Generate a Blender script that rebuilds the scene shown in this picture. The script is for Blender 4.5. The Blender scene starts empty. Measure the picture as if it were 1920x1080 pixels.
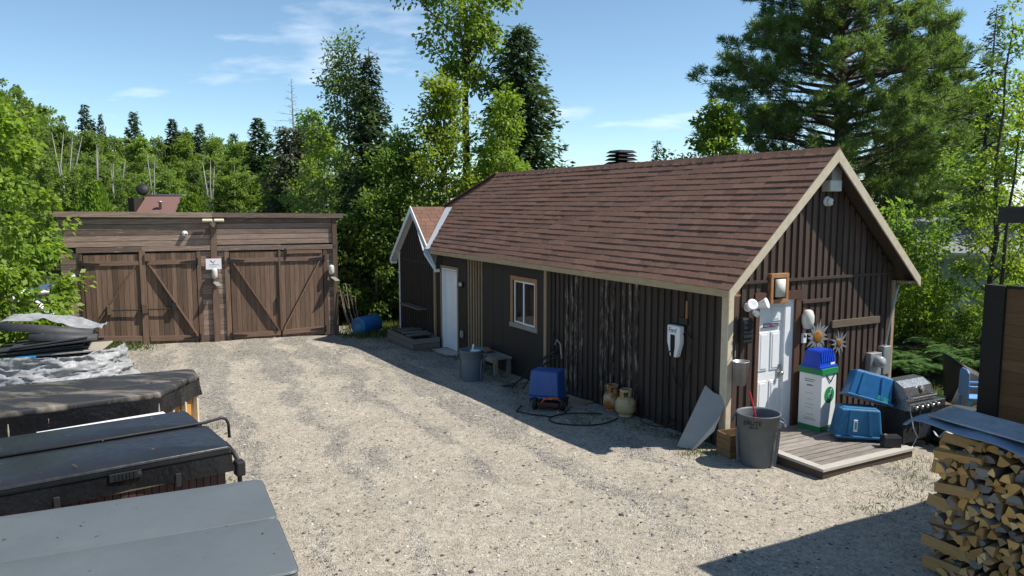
import bpy, bmesh, math, random
import numpy as np
from mathutils import Vector, Matrix
random.seed(7); RNG = np.random.default_rng(7)
scene = bpy.context.scene
col = scene.collection
# ------------------------------------------------------------------ camera
F_PX, HZ, CAM_H = 1440.0, 382.0, 3.8
PITCH = math.atan((540 - HZ) / F_PX)
cam_d = bpy.data.cameras.new('camera'); cam = bpy.data.objects.new('camera', cam_d); col.objects.link(cam)
cam.location = (0, 0, CAM_H); cam.rotation_euler = (math.pi / 2 - PITCH, 0, 0)
cam_d.sensor_width = 36; cam_d.lens = 36 * F_PX / 1920; cam_d.clip_end = 3000; cam_d.clip_start = .05
scene.camera = cam
# ------------------------------------------------------------------ sun and sky
SUN = Vector((.756, -.04, 1.0)).normalized()
sl = bpy.data.lights.new('sun', 'SUN'); sl.energy = 5.0; sl.angle = math.radians(.55); sl.color = (1, .955, .88)
so = bpy.data.objects.new('sun', sl); col.objects.link(so)
so.rotation_euler = SUN.to_track_quat('Z', 'Y').to_euler(); so.location = (10, 0, 20)
w = bpy.data.worlds.new('World'); scene.world = w; w.use_nodes = True
nt = w.node_tree; nt.nodes.clear()
def wn(t, **k):
    n = nt.nodes.new(t)
    for a, b in k.items(): setattr(n, a, b)
    return n
out = wn('ShaderNodeOutputWorld'); bg = wn('ShaderNodeBackground'); bg.inputs[1].default_value = .122
sky = wn('ShaderNodeTexSky', sky_type='NISHITA', sun_disc=False)
sky.sun_elevation = math.asin(SUN.z); sky.sun_rotation = math.atan2(SUN.x, SUN.y)
sky.altitude = 300; sky.air_density = .75; sky.dust_density = .2; sky.ozone_density = 2.6
# thin procedural clouds, defined on the sky direction (the same everywhere round the horizon)
tc = wn('ShaderNodeTexCoord'); sep = wn('ShaderNodeSeparateXYZ'); nt.links.new(tc.outputs['Generated'], sep.inputs[0])
def wm(op, a, b=None, clamp=False):
    n = wn('ShaderNodeMath', operation=op, use_clamp=clamp)
    for i, x in enumerate((a, b)):
        if x is None: continue
        if isinstance(x, (int, float)): n.inputs[i].default_value = x
        else: nt.links.new(x, n.inputs[i])
    return n.outputs[0]
zz = wm('ADD', wm('MAXIMUM', sep.outputs[2], 0), .16)
cx = wm('DIVIDE', sep.outputs[0], zz); cy = wm('DIVIDE', sep.outputs[1], zz)
comb = wn('ShaderNodeCombineXYZ'); nt.links.new(cx, comb.inputs[0]); nt.links.new(cy, comb.inputs[1])
mp = wn('ShaderNodeMapping'); mp.inputs['Location'].default_value = (3.4, 0.6, 0); mp.inputs['Scale'].default_value = (.8, 1.15, 1)
nt.links.new(comb.outputs[0], mp.inputs[0])
nz = wn('ShaderNodeTexNoise'); nz.inputs['Scale'].default_value = 1.15; nz.inputs['Detail'].default_value = 9; nz.inputs['Roughness'].default_value = .56
nt.links.new(mp.outputs[0], nz.inputs['Vector'])
rp = wn('ShaderNodeValToRGB'); rp.color_ramp.elements[0].position = .59; rp.color_ramp.elements[1].position = .84
nt.links.new(nz.outputs[0], rp.inputs[0])
tint = wn('ShaderNodeMixRGB', blend_type='MULTIPLY'); tint.inputs[0].default_value = 1; tint.inputs[2].default_value = (1.04, 1.1, 1.0, 1); nt.links.new(sky.outputs[0], tint.inputs[1])
mx = wn('ShaderNodeMixRGB'); mx.inputs[2].default_value = (8.0, 8.3, 8.7, 1)
nt.links.new(wm('MULTIPLY', rp.outputs[0], .85), mx.inputs[0]); nt.links.new(tint.outputs[0], mx.inputs[1])
nt.links.new(mx.outputs[0], bg.inputs[0]); nt.links.new(bg.outputs[0], out.inputs[0])
scene.view_settings.view_transform = 'Standard'; scene.view_settings.look = 'None'
scene.view_settings.exposure = .5; scene.view_settings.gamma = 1; scene.view_settings.use_curve_mapping = False
scene.render.engine = 'CYCLES'
scene.cycles.use_denoising = True; scene.cycles.max_bounces = 8; scene.cycles.transparent_max_bounces = 8

# ------------------------------------------------------------------ helpers
def gz(x, y):
    """height of the ground: a yard that drops gently away from the camera"""
    yy = min(max(y, -30), 27)
    z = -.028 * (yy - 11.5)
    if y > 34: z += .0 + min((y - 34), 160) * .012 * max(0, min(1, (-x + 5) / 40))
    return z
def tag(o, label=None, cat=None, group=None, kind=None):
    if label: o['label'] = label
    if cat: o['category'] = cat
    if group: o['group'] = group
    if kind: o['kind'] = kind
    return o
def thing(name, label, cat, loc=(0, 0, 0), rz=0, group=None):
    o = bpy.data.objects.new(name, None); o.empty_display_size = .2; col.objects.link(o)
    o.location = loc; o.rotation_euler = (0, 0, rz)
    return tag(o, label, cat, group)
def link(name, me, parent=None, loc=None, rot=None):
    o = bpy.data.objects.new(name, me); col.objects.link(o)
    if parent: o.parent = parent
    if loc is not None: o.location = loc
    if rot is not None: o.rotation_euler = rot
    return o
def copy_tree(o, parent=None):
    c = o.copy(); col.objects.link(c); c.parent = parent
    for ch in list(o.children): copy_tree(ch, c)
    return c
class MB:
    def __init__(s): s.v = []; s.f = []; s.mi = []; s.cur = 0; s.sm = []; s.smooth = False
    def add(s, vs, fs):
        b = len(s.v); s.v += [tuple(p) for p in vs]
        for f in fs: s.f.append(tuple(i + b for i in f)); s.mi.append(s.cur); s.sm.append(s.smooth)
        return s
    def box(s, c, d, R=None):
        c = Vector(c); h = [x / 2 for x in d]; vs = []
        for x in (-1, 1):
            for y in (-1, 1):
                for z in (-1, 1):
                    p = Vector((x * h[0], y * h[1], z * h[2]))
                    if R is not None: p = R @ p
                    vs.append(c + p)
        return s.add(vs, [(0, 1, 3, 2), (4, 6, 7, 5), (0, 4, 5, 1), (2, 3, 7, 6), (0, 2, 6, 4), (1, 5, 7, 3)])
    def lim(s, a, b):
        return s.box([(p + q) / 2 for p, q in zip(a, b)], [abs(q - p) for p, q in zip(a, b)])
    def beam(s, p0, p1, wd, th, up=(0, 0, 1)):
        p0 = Vector(p0); p1 = Vector(p1); x = (p1 - p0); L = x.length; x.normalize()
        up = Vector(up); y = up.cross(x)
        if y.length < 1e-4: y = Vector((0, 1, 0)).cross(x)
        y.normalize(); z = x.cross(y)
        R = Matrix((x, y, z)).transposed()
        return s.box((p0 + p1) / 2, (L, wd, th), R)
    def tube(s, pts, r, n=8, cap=True):
        pts = [Vector(p) for p in pts]; m = len(pts)
        rs = r if hasattr(r, '__len__') else [r] * m
        vs = []; prev = None
        for i, p in enumerate(pts):
            t = (pts[min(i + 1, m - 1)] - pts[max(i - 1, 0)]).normalized()
            if prev is None: a = t.orthogonal().normalized()
            else:
                a = prev - t * prev.dot(t)
                a = a.normalized() if a.length > 1e-5 else t.orthogonal().normalized()
            prev = a; b = t.cross(a)
            for k in range(n):
                an = 2 * math.pi * k / n; vs.append(p + (a * math.cos(an) + b * math.sin(an)) * rs[i])
        fs = []
        for i in range(m - 1):
            for k in range(n):
                k2 = (k + 1) % n; fs.append((i * n + k, i * n + k2, (i + 1) * n + k2, (i + 1) * n + k))
        if cap: fs.append(tuple(range(n))[::-1]); fs.append(tuple((m - 1) * n + k for k in range(n)))
        return s.add(vs, fs)
    def lathe(s, prof, n=24, c=(0, 0, 0), R=None, sx=1, sy=1):
        c = Vector(c); vs = []
        for r, z in prof:
            for k in range(n):
                an = 2 * math.pi * k / n; p = Vector((r * math.cos(an) * sx, r * math.sin(an) * sy, z))
                if R is not None: p = R @ p
                vs.append(c + p)
        m = len(prof); fs = []
        for i in range(m - 1):
            for k in range(n):
                k2 = (k + 1) % n; fs.append((i * n + k, i * n + k2, (i + 1) * n + k2, (i + 1) * n + k))
        if prof[0][0] > 1e-4: fs.append(tuple(range(n))[::-1])
        if prof[-1][0] > 1e-4: fs.append(tuple((m - 1) * n + k for k in range(n)))
        return s.add(vs, fs)
    def prism(s, poly, d, axis='y', o=0):
        """poly of (p,q) extruded from o to o+d: axis y -> (p,y,q); x -> (x,p,q); z -> (p,q,z)"""
        def P(p, q, t): return {'y': (p, t, q), 'x': (t, p, q), 'z': (p, q, t)}[axis]
        n = len(poly); vs = [P(p, q, o) for p, q in poly] + [P(p, q, o + d) for p, q in poly]
        fs = [tuple(range(n))[::-1], tuple(range(n, 2 * n))] + [(i, (i + 1) % n, n + (i + 1) % n, n + i) for i in range(n)]
        return s.add(vs, fs)
    def xform(s, M):
        s.v = [tuple(M @ Vector(p)) for p in s.v]; return s
    def build(s, name, mats, parent=None, bevel=0, loc=None, rot=None, seg=2, fix=True):
        me = s.mesh(name, mats, fix)
        o = link(name, me, parent, loc, rot)
        if bevel:
            b = o.modifiers.new('bevel', 'BEVEL'); b.width = bevel; b.segments = seg; b.limit_method = 'ANGLE'; b.angle_limit = math.radians(40)
        return o
    def mesh(s, name, mats, fix=True):
        me = bpy.data.meshes.new(name); me.from_pydata(s.v, [], s.f)
        if not isinstance(mats, (list, tuple)): mats = [mats]
        for m in mats: me.materials.append(m)
        if len(mats) > 1: me.polygons.foreach_set('material_index', s.mi)
        if any(s.sm): me.polygons.foreach_set('use_smooth', s.sm)
        if fix:
            bm = bmesh.new(); bm.from_mesh(me); bmesh.ops.recalc_face_normals(bm, faces=bm.faces); bm.to_mesh(me); bm.free()
        me.update(); return me
def sheet(fn, nu, nv, thick=0):
    """grid surface fn(u,v), optional thickness along z"""
    m = MB(); vs = [fn(i / nu, j / nv) for j in range(nv + 1) for i in range(nu + 1)]
    W = nu + 1
    fs = [(j * W + i, j * W + i + 1, (j + 1) * W + i + 1, (j + 1) * W + i) for j in range(nv) for i in range(nu)]
    if thick:
        n = len(vs); vs2 = [(p[0], p[1], p[2] - thick) for p in vs]
        fs2 = [tuple(i + n for i in f[::-1]) for f in fs]
        edge = [j for j in range(W)] + [j * W + nu for j in range(1, nv + 1)] + [nv * W + i for i in range(nu - 1, -1, -1)] + [j * W for j in range(nv - 1, 0, -1)]
        side = [(edge[k], edge[(k + 1) % len(edge)], edge[(k + 1) % len(edge)] + n, edge[k] + n) for k in range(len(edge))]
        vs = vs + vs2; fs = fs + fs2 + side
    m.smooth = True; m.add(vs, fs); return m
# ------------------------------------------------------------------ materials
def newmat(name):
    m = bpy.data.materials.new(name); m.use_nodes = True; n = m.node_tree; n.nodes.clear(); return m, n
def N(n, t, ins=None, **k):
    x = n.nodes.new(t)
    for a, b in k.items(): setattr(x, a, b)
    for a, b in (ins or {}).items():
        if hasattr(b, 'is_linked') or hasattr(b, 'links'): n.links.new(b, x.inputs[a])
        else: x.inputs[a].default_value = b
    return x
def c4(c): return (c[0], c[1], c[2], 1)
def mixc(n, fac, a, b, bt='MIX'):
    x = N(n, 'ShaderNodeMix', data_type='RGBA', blend_type=bt)
    for i, val in ((0, fac), (6, a), (7, b)):
        if isinstance(val, (int, float)): x.inputs[i].default_value = val
        elif isinstance(val, tuple): x.inputs[i].default_value = c4(val)
        else: n.links.new(val, x.inputs[i])
    return x.outputs[2]
def ramp(n, src, stops):
    r = N(n, 'ShaderNodeValToRGB', {0: src}); e = r.color_ramp.elements
    while len(e) < len(stops): e.new(.5)
    for k, (p, c) in enumerate(stops):
        e[k].position = p; e[k].color = c4(c) if isinstance(c, tuple) else (c, c, c, 1)
    return r.outputs[0]
MATS = {}
def mat(name, c1, c2=None, scale=6, stretch=(1, 1, 1), rough=.7, bump=.15, metal=0, spec=.35, wear=None, wear_amt=.0, wear_scale=4, wear_stretch=None, wear_rot=0, wear_soft=.12, rand=.25, coat=0, detail=6, island=False, dist=.02):
    if name in MATS: return MATS[name]
    m, n = newmat(name); c2 = c2 or tuple(x * .75 for x in c1)
    tcn = N(n, 'ShaderNodeTexCoord'); oi = N(n, 'ShaderNodeObjectInfo')
    mpn = N(n, 'ShaderNodeMapping', {'Vector': tcn.outputs['Object'], 'Scale': stretch})
    wv = N(n, 'ShaderNodeMath', {0: oi.outputs['Random'], 1: 37.0}, operation='MULTIPLY').outputs[0]
    ns = N(n, 'ShaderNodeTexNoise', {'Vector': mpn.outputs[0], 'W': wv, 'Scale': scale, 'Detail': detail, 'Roughness': .62}, noise_dimensions='4D')
    colr = ramp(n, ns.outputs[0], [(.3, c1), (.7, c2)])
    rsrc = oi.outputs['Random']
    if island: rsrc = N(n, 'ShaderNodeNewGeometry').outputs['Random Per Island']
    if rand:
        br = ramp(n, rsrc, [(0, 1 - rand), (1, 1 + rand)])
        colr = mixc(n, 1.0, colr, br, 'MULTIPLY')
    hgt = ns.outputs[0]
    if wear:
        mp2 = N(n, 'ShaderNodeMapping', {'Vector': tcn.outputs['Object'], 'Rotation': (0, 0, wear_rot), 'Scale': wear_stretch or stretch})
        n2 = N(n, 'ShaderNodeTexNoise', {'Vector': mp2.outputs[0], 'W': wv, 'Scale': wear_scale, 'Detail': 8, 'Roughness': .7}, noise_dimensions='4D')
        k = ramp(n, n2.outputs[0], [(.62 - wear_amt, 0.0), (.62 - wear_amt + wear_soft, 1.0)])
        colr = mixc(n, k, colr, wear)
    fine = N(n, 'ShaderNodeTexNoise', {'Vector': mpn.outputs[0], 'Scale': scale * 6, 'Detail': 4})
    h2 = mixc(n, .4, hgt, fine.outputs[0])
    bp = N(n, 'ShaderNodeBump', {'Strength': bump, 'Distance': dist, 'Height': h2})
    rg = ramp(n, fine.outputs[0], [(.3, max(0, rough - .08)), (.7, min(1, rough + .08))])
    p = N(n, 'ShaderNodeBsdfPrincipled', {'Base Color': colr, 'Roughness': rg, 'Metallic': metal, 'Specular IOR Level': spec, 'Normal': bp.outputs[0], 'Coat Weight': coat})
    o = N(n, 'ShaderNodeOutputMaterial', {0: p.outputs[0]})
    MATS[name] = m; return m
def leafmat(name, c1, c2, c3=None, trans=.35, rough=.55):
    if name in MATS: return MATS[name]
    m, n = newmat(name)
    ri = N(n, 'ShaderNodeNewGeometry').outputs['Random Per Island']; oi = N(n, 'ShaderNodeObjectInfo')
    cl = ramp(n, ri, [(0, c1), (.7, c2), (1, c3 or c2)])
    cl = mixc(n, 1.0, cl, ramp(n, oi.outputs['Random'], [(0, .8), (1, 1.2)]), 'MULTIPLY')
    p = N(n, 'ShaderNodeBsdfPrincipled', {'Base Color': cl, 'Roughness': rough, 'Specular IOR Level': .3})
    tl = N(n, 'ShaderNodeBsdfTranslucent', {'Color': mixc(n, 1.0, cl, (1.5, 1.45, .6), 'MULTIPLY')})
    ms = N(n, 'ShaderNodeMixShader', {0: trans, 1: p.outputs[0], 2: tl.outputs[0]})
    N(n, 'ShaderNodeOutputMaterial', {0: ms.outputs[0]})
    MATS[name] = m; return m
def flat(name, c, rough=.5, metal=0, spec=.4):
    return mat(name, c, tuple(x * .88 for x in c), scale=8, rough=rough, metal=metal, spec=spec, bump=.04, rand=.05)
def glassmat():
    if 'glass' in MATS: return MATS['glass']
    m, n = newmat('glass')
    p = N(n, 'ShaderNodeBsdfPrincipled', {'Base Color': (.02, .025, .03, 1), 'Roughness': .04, 'Specular IOR Level': .9, 'Transmission Weight': 0.0})
    t = N(n, 'ShaderNodeBsdfTransparent', {'Color': (.75, .8, .8, 1)})
    ms = N(n, 'ShaderNodeMixShader', {0: .55, 1: p.outputs[0], 2: t.outputs[0]})
    N(n, 'ShaderNodeOutputMaterial', {0: ms.outputs[0]}); MATS['glass'] = m; return m
def text(name, body, size, material, parent, loc, rot, shear=0, width=1.0):
    cu = bpy.data.curves.new(name, 'FONT'); cu.body = body; cu.size = size; cu.extrude = .0015; cu.align_x = 'CENTER'; cu.align_y = 'CENTER'; cu.shear = shear
    t = bpy.data.objects.new(name + '_tmp', cu); col.objects.link(t)
    dg = bpy.context.evaluated_depsgraph_get(); me = bpy.data.meshes.new_from_object(t.evaluated_get(dg))
    bpy.data.objects.remove(t); me.materials.clear(); me.materials.append(material)
    o = link(name, me, parent, loc, rot); o.scale = (width, 1, 1); return o
# ------------------------------------------------------------------ common materials
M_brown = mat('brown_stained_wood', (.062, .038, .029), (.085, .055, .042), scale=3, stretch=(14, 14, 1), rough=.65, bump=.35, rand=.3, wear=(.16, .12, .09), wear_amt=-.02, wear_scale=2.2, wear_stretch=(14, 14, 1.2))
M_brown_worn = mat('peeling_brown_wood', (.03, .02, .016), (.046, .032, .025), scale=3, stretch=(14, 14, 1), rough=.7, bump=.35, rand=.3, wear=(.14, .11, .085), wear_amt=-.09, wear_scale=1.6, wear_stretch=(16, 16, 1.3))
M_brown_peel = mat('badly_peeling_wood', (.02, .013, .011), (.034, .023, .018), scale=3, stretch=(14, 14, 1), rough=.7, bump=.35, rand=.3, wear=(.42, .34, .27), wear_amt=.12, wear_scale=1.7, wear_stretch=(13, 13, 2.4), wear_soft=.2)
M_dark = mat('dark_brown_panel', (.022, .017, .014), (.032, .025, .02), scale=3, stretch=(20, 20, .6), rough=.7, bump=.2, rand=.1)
M_black = flat('black_void', (.012, .011, .01), .9)
M_cream = mat('raw_pine_trim', (.48, .4, .28), (.6, .52, .39), scale=3, stretch=(3, 3, 3), rough=.6, bump=.1, rand=.12)
M_pine_old = mat('weathered_pine_trim', (.26, .18, .1), (.38, .28, .17), scale=4, stretch=(6, 6, 1), rough=.7, bump=.2, rand=.15, wear=(.14, .1, .07), wear_amt=0, wear_scale=5)
M_orange = mat('orange_stained_frame', (.27, .13, .055), (.36, .19, .09), scale=4, stretch=(8, 8, 2), rough=.5, bump=.1, rand=.1)
M_white = mat('white_paint', (.78, .79, .8), (.72, .73, .75), scale=3, rough=.4, bump=.03, rand=.03)
M_whitewood = mat('white_painted_wood', (.7, .7, .7), (.6, .6, .6), scale=6, rough=.55, bump=.1, rand=.05, wear=(.4, .37, .33), wear_amt=-.05)
M_dirtywhite = mat('dirty_white_plastic', (.62, .6, .55), (.5, .48, .43), scale=10, rough=.5, bump=.05, rand=.05)
M_steel = mat('brushed_steel', (.55, .55, .54), (.42, .42, .41), scale=12, rough=.35, metal=1, bump=.06, rand=.05)
M_galv = mat('galvanised_steel', (.42, .43, .44), (.3, .31, .32), scale=9, rough=.5, metal=.7, bump=.06, rand=.05)
M_rubber = flat('black_rubber', (.015, .015, .016), .6)
M_blackpl = mat('black_plastic', (.018, .018, .02), (.03, .03, .032), scale=8, rough=.45, bump=.05, rand=.05)
M_greywood = mat('weathered_grey_wood', (.2, .18, .155), (.3, .275, .24), scale=3, stretch=(10, 2, 10), rough=.85, bump=.4, rand=.2, wear=(.09, .075, .06), wear_amt=-.02, wear_scale=3)
# ------------------------------------------------------------------ ground
def ground_mat():
    m, n = newmat('forest_floor')
    tcn = N(n, 'ShaderNodeTexCoord')
    a = N(n, 'ShaderNodeTexNoise', {'Vector': tcn.outputs['Object'], 'Scale': .35, 'Detail': 8})
    b = N(n, 'ShaderNodeTexNoise', {'Vector': tcn.outputs['Object'], 'Scale': 9, 'Detail': 6})
    c = ramp(n, a.outputs[0], [(.3, (.03, .045, .014)), (.5, (.055, .07, .022)), (.7, (.075, .062, .035))])
    c = mixc(n, .5, c, ramp(n, b.outputs[0], [(.3, (.015, .02, .008)), (.7, (.1, .1, .05))]))
    bp = N(n, 'ShaderNodeBump', {'Strength': .6, 'Distance': .1, 'Height': b.outputs[0]})
    p = N(n, 'ShaderNodeBsdfPrincipled', {'Base Color': c, 'Roughness': .95, 'Specular IOR Level': .1, 'Normal': bp.outputs[0]})
    N(n, 'ShaderNodeOutputMaterial', {0: p.outputs[0]}); return m
def gravel_mat():
    m, n = newmat('gravel')
    ob = N(n, 'ShaderNodeTexCoord').outputs['Object']
    def noise(s, d=6, v=ob, r=.6): return N(n, 'ShaderNodeTexNoise', {'Vector': v, 'Scale': s, 'Detail': d, 'Roughness': r}).outputs[0]
    sx = N(n, 'ShaderNodeSeparateXYZ', {0: ob})
    # sand showing through in the wheel tracks near the camera, loose grey stone towards the garage
    rot = N(n, 'ShaderNodeMapping', {'Vector': ob, 'Rotation': (0, 0, math.radians(-31)), 'Scale': (.75, .13, 1)}).outputs[0]
    tr = noise(1.1, 4, rot)
    big = noise(.4, 5)
    fary = N(n, 'ShaderNodeMapRange', {0: sx.outputs[1], 1: 9., 2: 21., 3: .12, 4: -.26}).outputs[0]
    s = N(n, 'ShaderNodeMath', {0: N(n, 'ShaderNodeMath', {0: tr, 1: big}, operation='ADD').outputs[0], 1: fary}, operation='ADD').outputs[0]
    # wheel tracks curving from the foreground to the garage
    pc = N(n, 'ShaderNodeMath', {0: N(n, 'ShaderNodeMath', {0: sx.outputs[0], 1: .9}, operation='MULTIPLY').outputs[0], 1: N(n, 'ShaderNodeMath', {0: sx.outputs[1], 1: .43}, operation='MULTIPLY').outputs[0]}, operation='ADD').outputs[0]
    pw2 = N(n, 'ShaderNodeMath', {0: pc, 1: N(n, 'ShaderNodeMath', {0: noise(.25, 3), 1: 2.2}, operation='MULTIPLY').outputs[0]}, operation='ADD').outputs[0]
    tk = N(n, 'ShaderNodeMath', {0: N(n, 'ShaderNodeMath', {0: pw2, 1: 4.6}, operation='MULTIPLY').outputs[0]}, operation='SINE').outputs[0]
    tk2 = N(n, 'ShaderNodeMath', {0: N(n, 'ShaderNodeMath', {0: pw2, 1: 11.7}, operation='MULTIPLY').outputs[0]}, operation='SINE').outputs[0]
    s = N(n, 'ShaderNodeMath', {0: s, 1: N(n, 'ShaderNodeMath', {0: N(n, 'ShaderNodeMath', {0: tk, 1: N(n, 'ShaderNodeMath', {0: tk2, 1: .5}, operation='MULTIPLY').outputs[0]}, operation='ADD').outputs[0], 1: .19}, operation='MULTIPLY').outputs[0]}, operation='ADD').outputs[0]
    sand = ramp(n, s, [(.76, .05), (1.16, 1.0)])
    v1 = N(n, 'ShaderNodeTexVoronoi', {'Vector': ob, 'Scale': 55, 'Randomness': 1.0})
    v2 = N(n, 'ShaderNodeTexVoronoi', {'Vector': ob, 'Scale': 17, 'Randomness': 1.0})
    st = N(n, 'ShaderNodeSeparateColor', {0: v1.outputs['Color']}).outputs[0]
    st2 = N(n, 'ShaderNodeSeparateColor', {0: v2.outputs['Color']}).outputs[1]
    stone = ramp(n, st, [(0, (.2, .18, .152)), (.35, (.34, .305, .255)), (.75, (.45, .405, .34)), (1, (.6, .55, .475))])
    stone = mixc(n, ramp(n, st2, [(.86, 0.0), (.9, .6)]), stone, (.17, .16, .15))
    sandc = ramp(n, noise(3, 8), [(.3, (.43, .362, .272)), (.7, (.56, .485, .38))])
    speck = noise(60, 3)
    sandc = mixc(n, .3, sandc, ramp(n, speck, [(.35, (.14, .12, .1)), (.65, (.6, .54, .45))]))
    k = mixc(n, 1.0, sand, ramp(n, noise(26, 4), [(.35, .35), (.6, .95)]), 'MULTIPLY')
    c = mixc(n, k, stone, sandc)
    c = mixc(n, 1.0, c, ramp(n, noise(11, 6, r=.7), [(.3, .72), (.7, 1.22)]), 'MULTIPLY')
    c = mixc(n, 1.0, c, ramp(n, noise(45, 4, r=.7), [(.3, .68), (.7, 1.28)]), 'MULTIPLY')
    # damp, darker patches and dust
    dp = ramp(n, noise(.8, 7), [(.3, .88), (.65, 1.03)])
    c = mixc(n, 1.0, c, dp, 'MULTIPLY')
    hh = mixc(n, k, v1.outputs['Distance'], speck)
    bp = N(n, 'ShaderNodeBump', {'Strength': 1.0, 'Distance': .03, 'Height': hh}, invert=True)
    bp2 = N(n, 'ShaderNodeBump', {'Strength': .5, 'Distance': .12, 'Height': noise(2.5, 5), 'Normal': bp.outputs[0]})
    p = N(n, 'ShaderNodeBsdfPrincipled', {'Base Color': c, 'Roughness': .95, 'Specular IOR Level': .15, 'Normal': bp2.outputs[0]})
    N(n, 'ShaderNodeOutputMaterial', {0: p.outputs[0]}); return m
xs = sorted(set([-900, -400, -200, -120, -80, -60, -50, -40] + list(range(-34, 35, 2)) + [40, 50, 60, 80, 120, 200, 400, 900]))
ys = sorted(set([-60, -40, -30, -20, -10] + list(range(-6, 41, 2)) + [46, 52, 60, 75, 95, 120, 160, 200, 300, 600, 1500]))
g = MB(); nx = len(xs)
g.smooth = True
g.add([(x, y, gz(x, y) - .06) for y in ys for x in xs], [(j * nx + i, j * nx + i + 1, (j + 1) * nx + i + 1, (j + 1) * nx + i) for j in range(len(ys) - 1) for i in range(nx - 1)])
tag(g.build('ground', ground_mat(), fix=False), kind='structure')
def yardz(x, y):
    return gz(x, y) + .018 * math.sin(x * 1.3 + y * .6) * math.sin(y * .9 - x * .4) + .01 * math.sin(3.1 * x + 1.7 * y)
def yard_fn(u_, v_):
    y = -4 + v_ * 30.5
    wob = .25 * math.sin(y * 2.1) + .15 * math.sin(y * 5.3)
    x0 = -15 + wob; x1 = (6.4 + .3 * math.sin(y * 1.7)) if y < 13 else 6.4 - .62 * (y - 13) + wob
    x1 = max(x1, -4.0 + wob); x = x0 + (x1 - x0) * u_
    return (x, y + (.2 * math.sin(x * 2.3) if v_ > .99 else 0), yardz(x, y))
yard = sheet(yard_fn, 90, 110).build('gravel_yard', gravel_mat(), fix=False); tag(yard, kind='structure')

# ------------------------------------------------------------------ the long brown shed
TH = .5; HA = Vector((3.318, 11.717, 0))
UU = Vector((-math.sin(TH), math.cos(TH), 0)); VV = Vector((math.cos(TH), math.sin(TH), 0))
def hw(b, a, z=0): return HA + VV * b + UU * a + Vector((0, 0, z))
def hg(b, a):
    p = hw(b, a); return p.to_tuple()[:2] + (yardz(p.x, p.y),)
W, LL, OE, OG, HE, HR = 3.94, 14.25, .267, .307, 2.541, 4.664
SLP = (HR - HE) / (W / 2 + OE); RT = .1           # roof slope and thickness
RIDGE_END, HIP_A = 11.42, 14.88
house = thing('shed', 'long dark brown shed with steep reddish shingle roof and white doors', 'shed', HA, TH)
def part(mb, name, m, parent=None, **k): return mb.build(name, m, parent or house, **k)
TW = .12
# walls
m = MB(); zb = -.5; ztop = 2.62
def lw(a0, a1, z0, z1): m.lim((0, a0, z0), (TW, a1, z1))
lw(0, 5.82, zb, ztop); lw(5.82, 6.84, zb, 1.05); lw(5.82, 6.84, 2.06, ztop); lw(6.84, 9.96, zb, ztop); lw(9.96, 10.94, zb, -.24); lw(9.96, 10.94, 1.98, ztop); lw(10.94, LL, zb, ztop)
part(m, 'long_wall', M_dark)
m = MB(); y0, y1 = .001, TW
m.lim((TW, y0, zb), (.65, y1, 2.6)); m.lim((.65, y0, 2.26), (1.46, y1, 2.6)); m.lim((.65, y0, zb), (1.46, y1, .1)); m.lim((1.46, y0, zb), (W, y1, 2.6))
m.prism([(0.01, 2.6), (W - .01, 2.6), (W / 2, 2.6 + SLP * (W / 2) - .03)], TW, 'y', .001)
part(m, 'gable_wall', M_brown)
m = MB(); m.lim((W - TW, TW, zb), (W, LL, ztop)); m.lim((TW, LL - TW, zb), (W - TW, LL, ztop)); part(m, 'rear_wall', M_dark)
m = MB(); m.lim((.9, 9.7, -.4), (.95, 11.2, 2.3)); m.lim((.9, 5.3, .6), (.95, 7.4, 2.4)); part(m, 'inner_partition', M_dark)
# vertical boards, near section of the long wall
a = .1
while a < 5.3:
    wd = random.uniform(.085, .11); z0 = yardz(*hw(0, a).to_tuple()[:2]) + random.uniform(.02, .08)
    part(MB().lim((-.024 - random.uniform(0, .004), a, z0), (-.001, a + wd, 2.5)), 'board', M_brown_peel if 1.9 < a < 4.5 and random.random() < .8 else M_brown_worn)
    a += random.uniform(.165, .185)
# smooth panel section: shallow grooves as wide panels
for a0, a1 in ((5.44, 5.8), (6.88, 7.35), (7.36, 7.85), (7.86, 8.4), (9.36, 9.86), (11.03, 11.4)):
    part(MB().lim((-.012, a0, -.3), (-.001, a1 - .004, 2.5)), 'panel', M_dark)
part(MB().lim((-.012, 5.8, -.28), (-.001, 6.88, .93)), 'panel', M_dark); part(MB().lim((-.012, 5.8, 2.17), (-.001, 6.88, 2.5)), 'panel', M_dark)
for k in range(6):
    a = 8.45 + k * .155
    part(MB().lim((-.03, a, -.2), (-.001, a + .04, 2.46)), 'batten', M_pine_old)
part(MB().lim((-.035, 5.33, -.15), (-.001, 5.43, 2.48)), 'wall_post', M_pine_old)
# corner trims
part(MB().lim((-.035, -.03, -.02), (-.001, .085, 2.5)), 'corner_board', M_cream)
part(MB().lim((-.033, -.065, -.02), (.07, -.031, 2.52)), 'corner_board', M_cream)
part(MB().lim((W - .04, -.05, 0), (W + .03, -.001, 2.45)), 'corner_board', M_pine_old)
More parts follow.
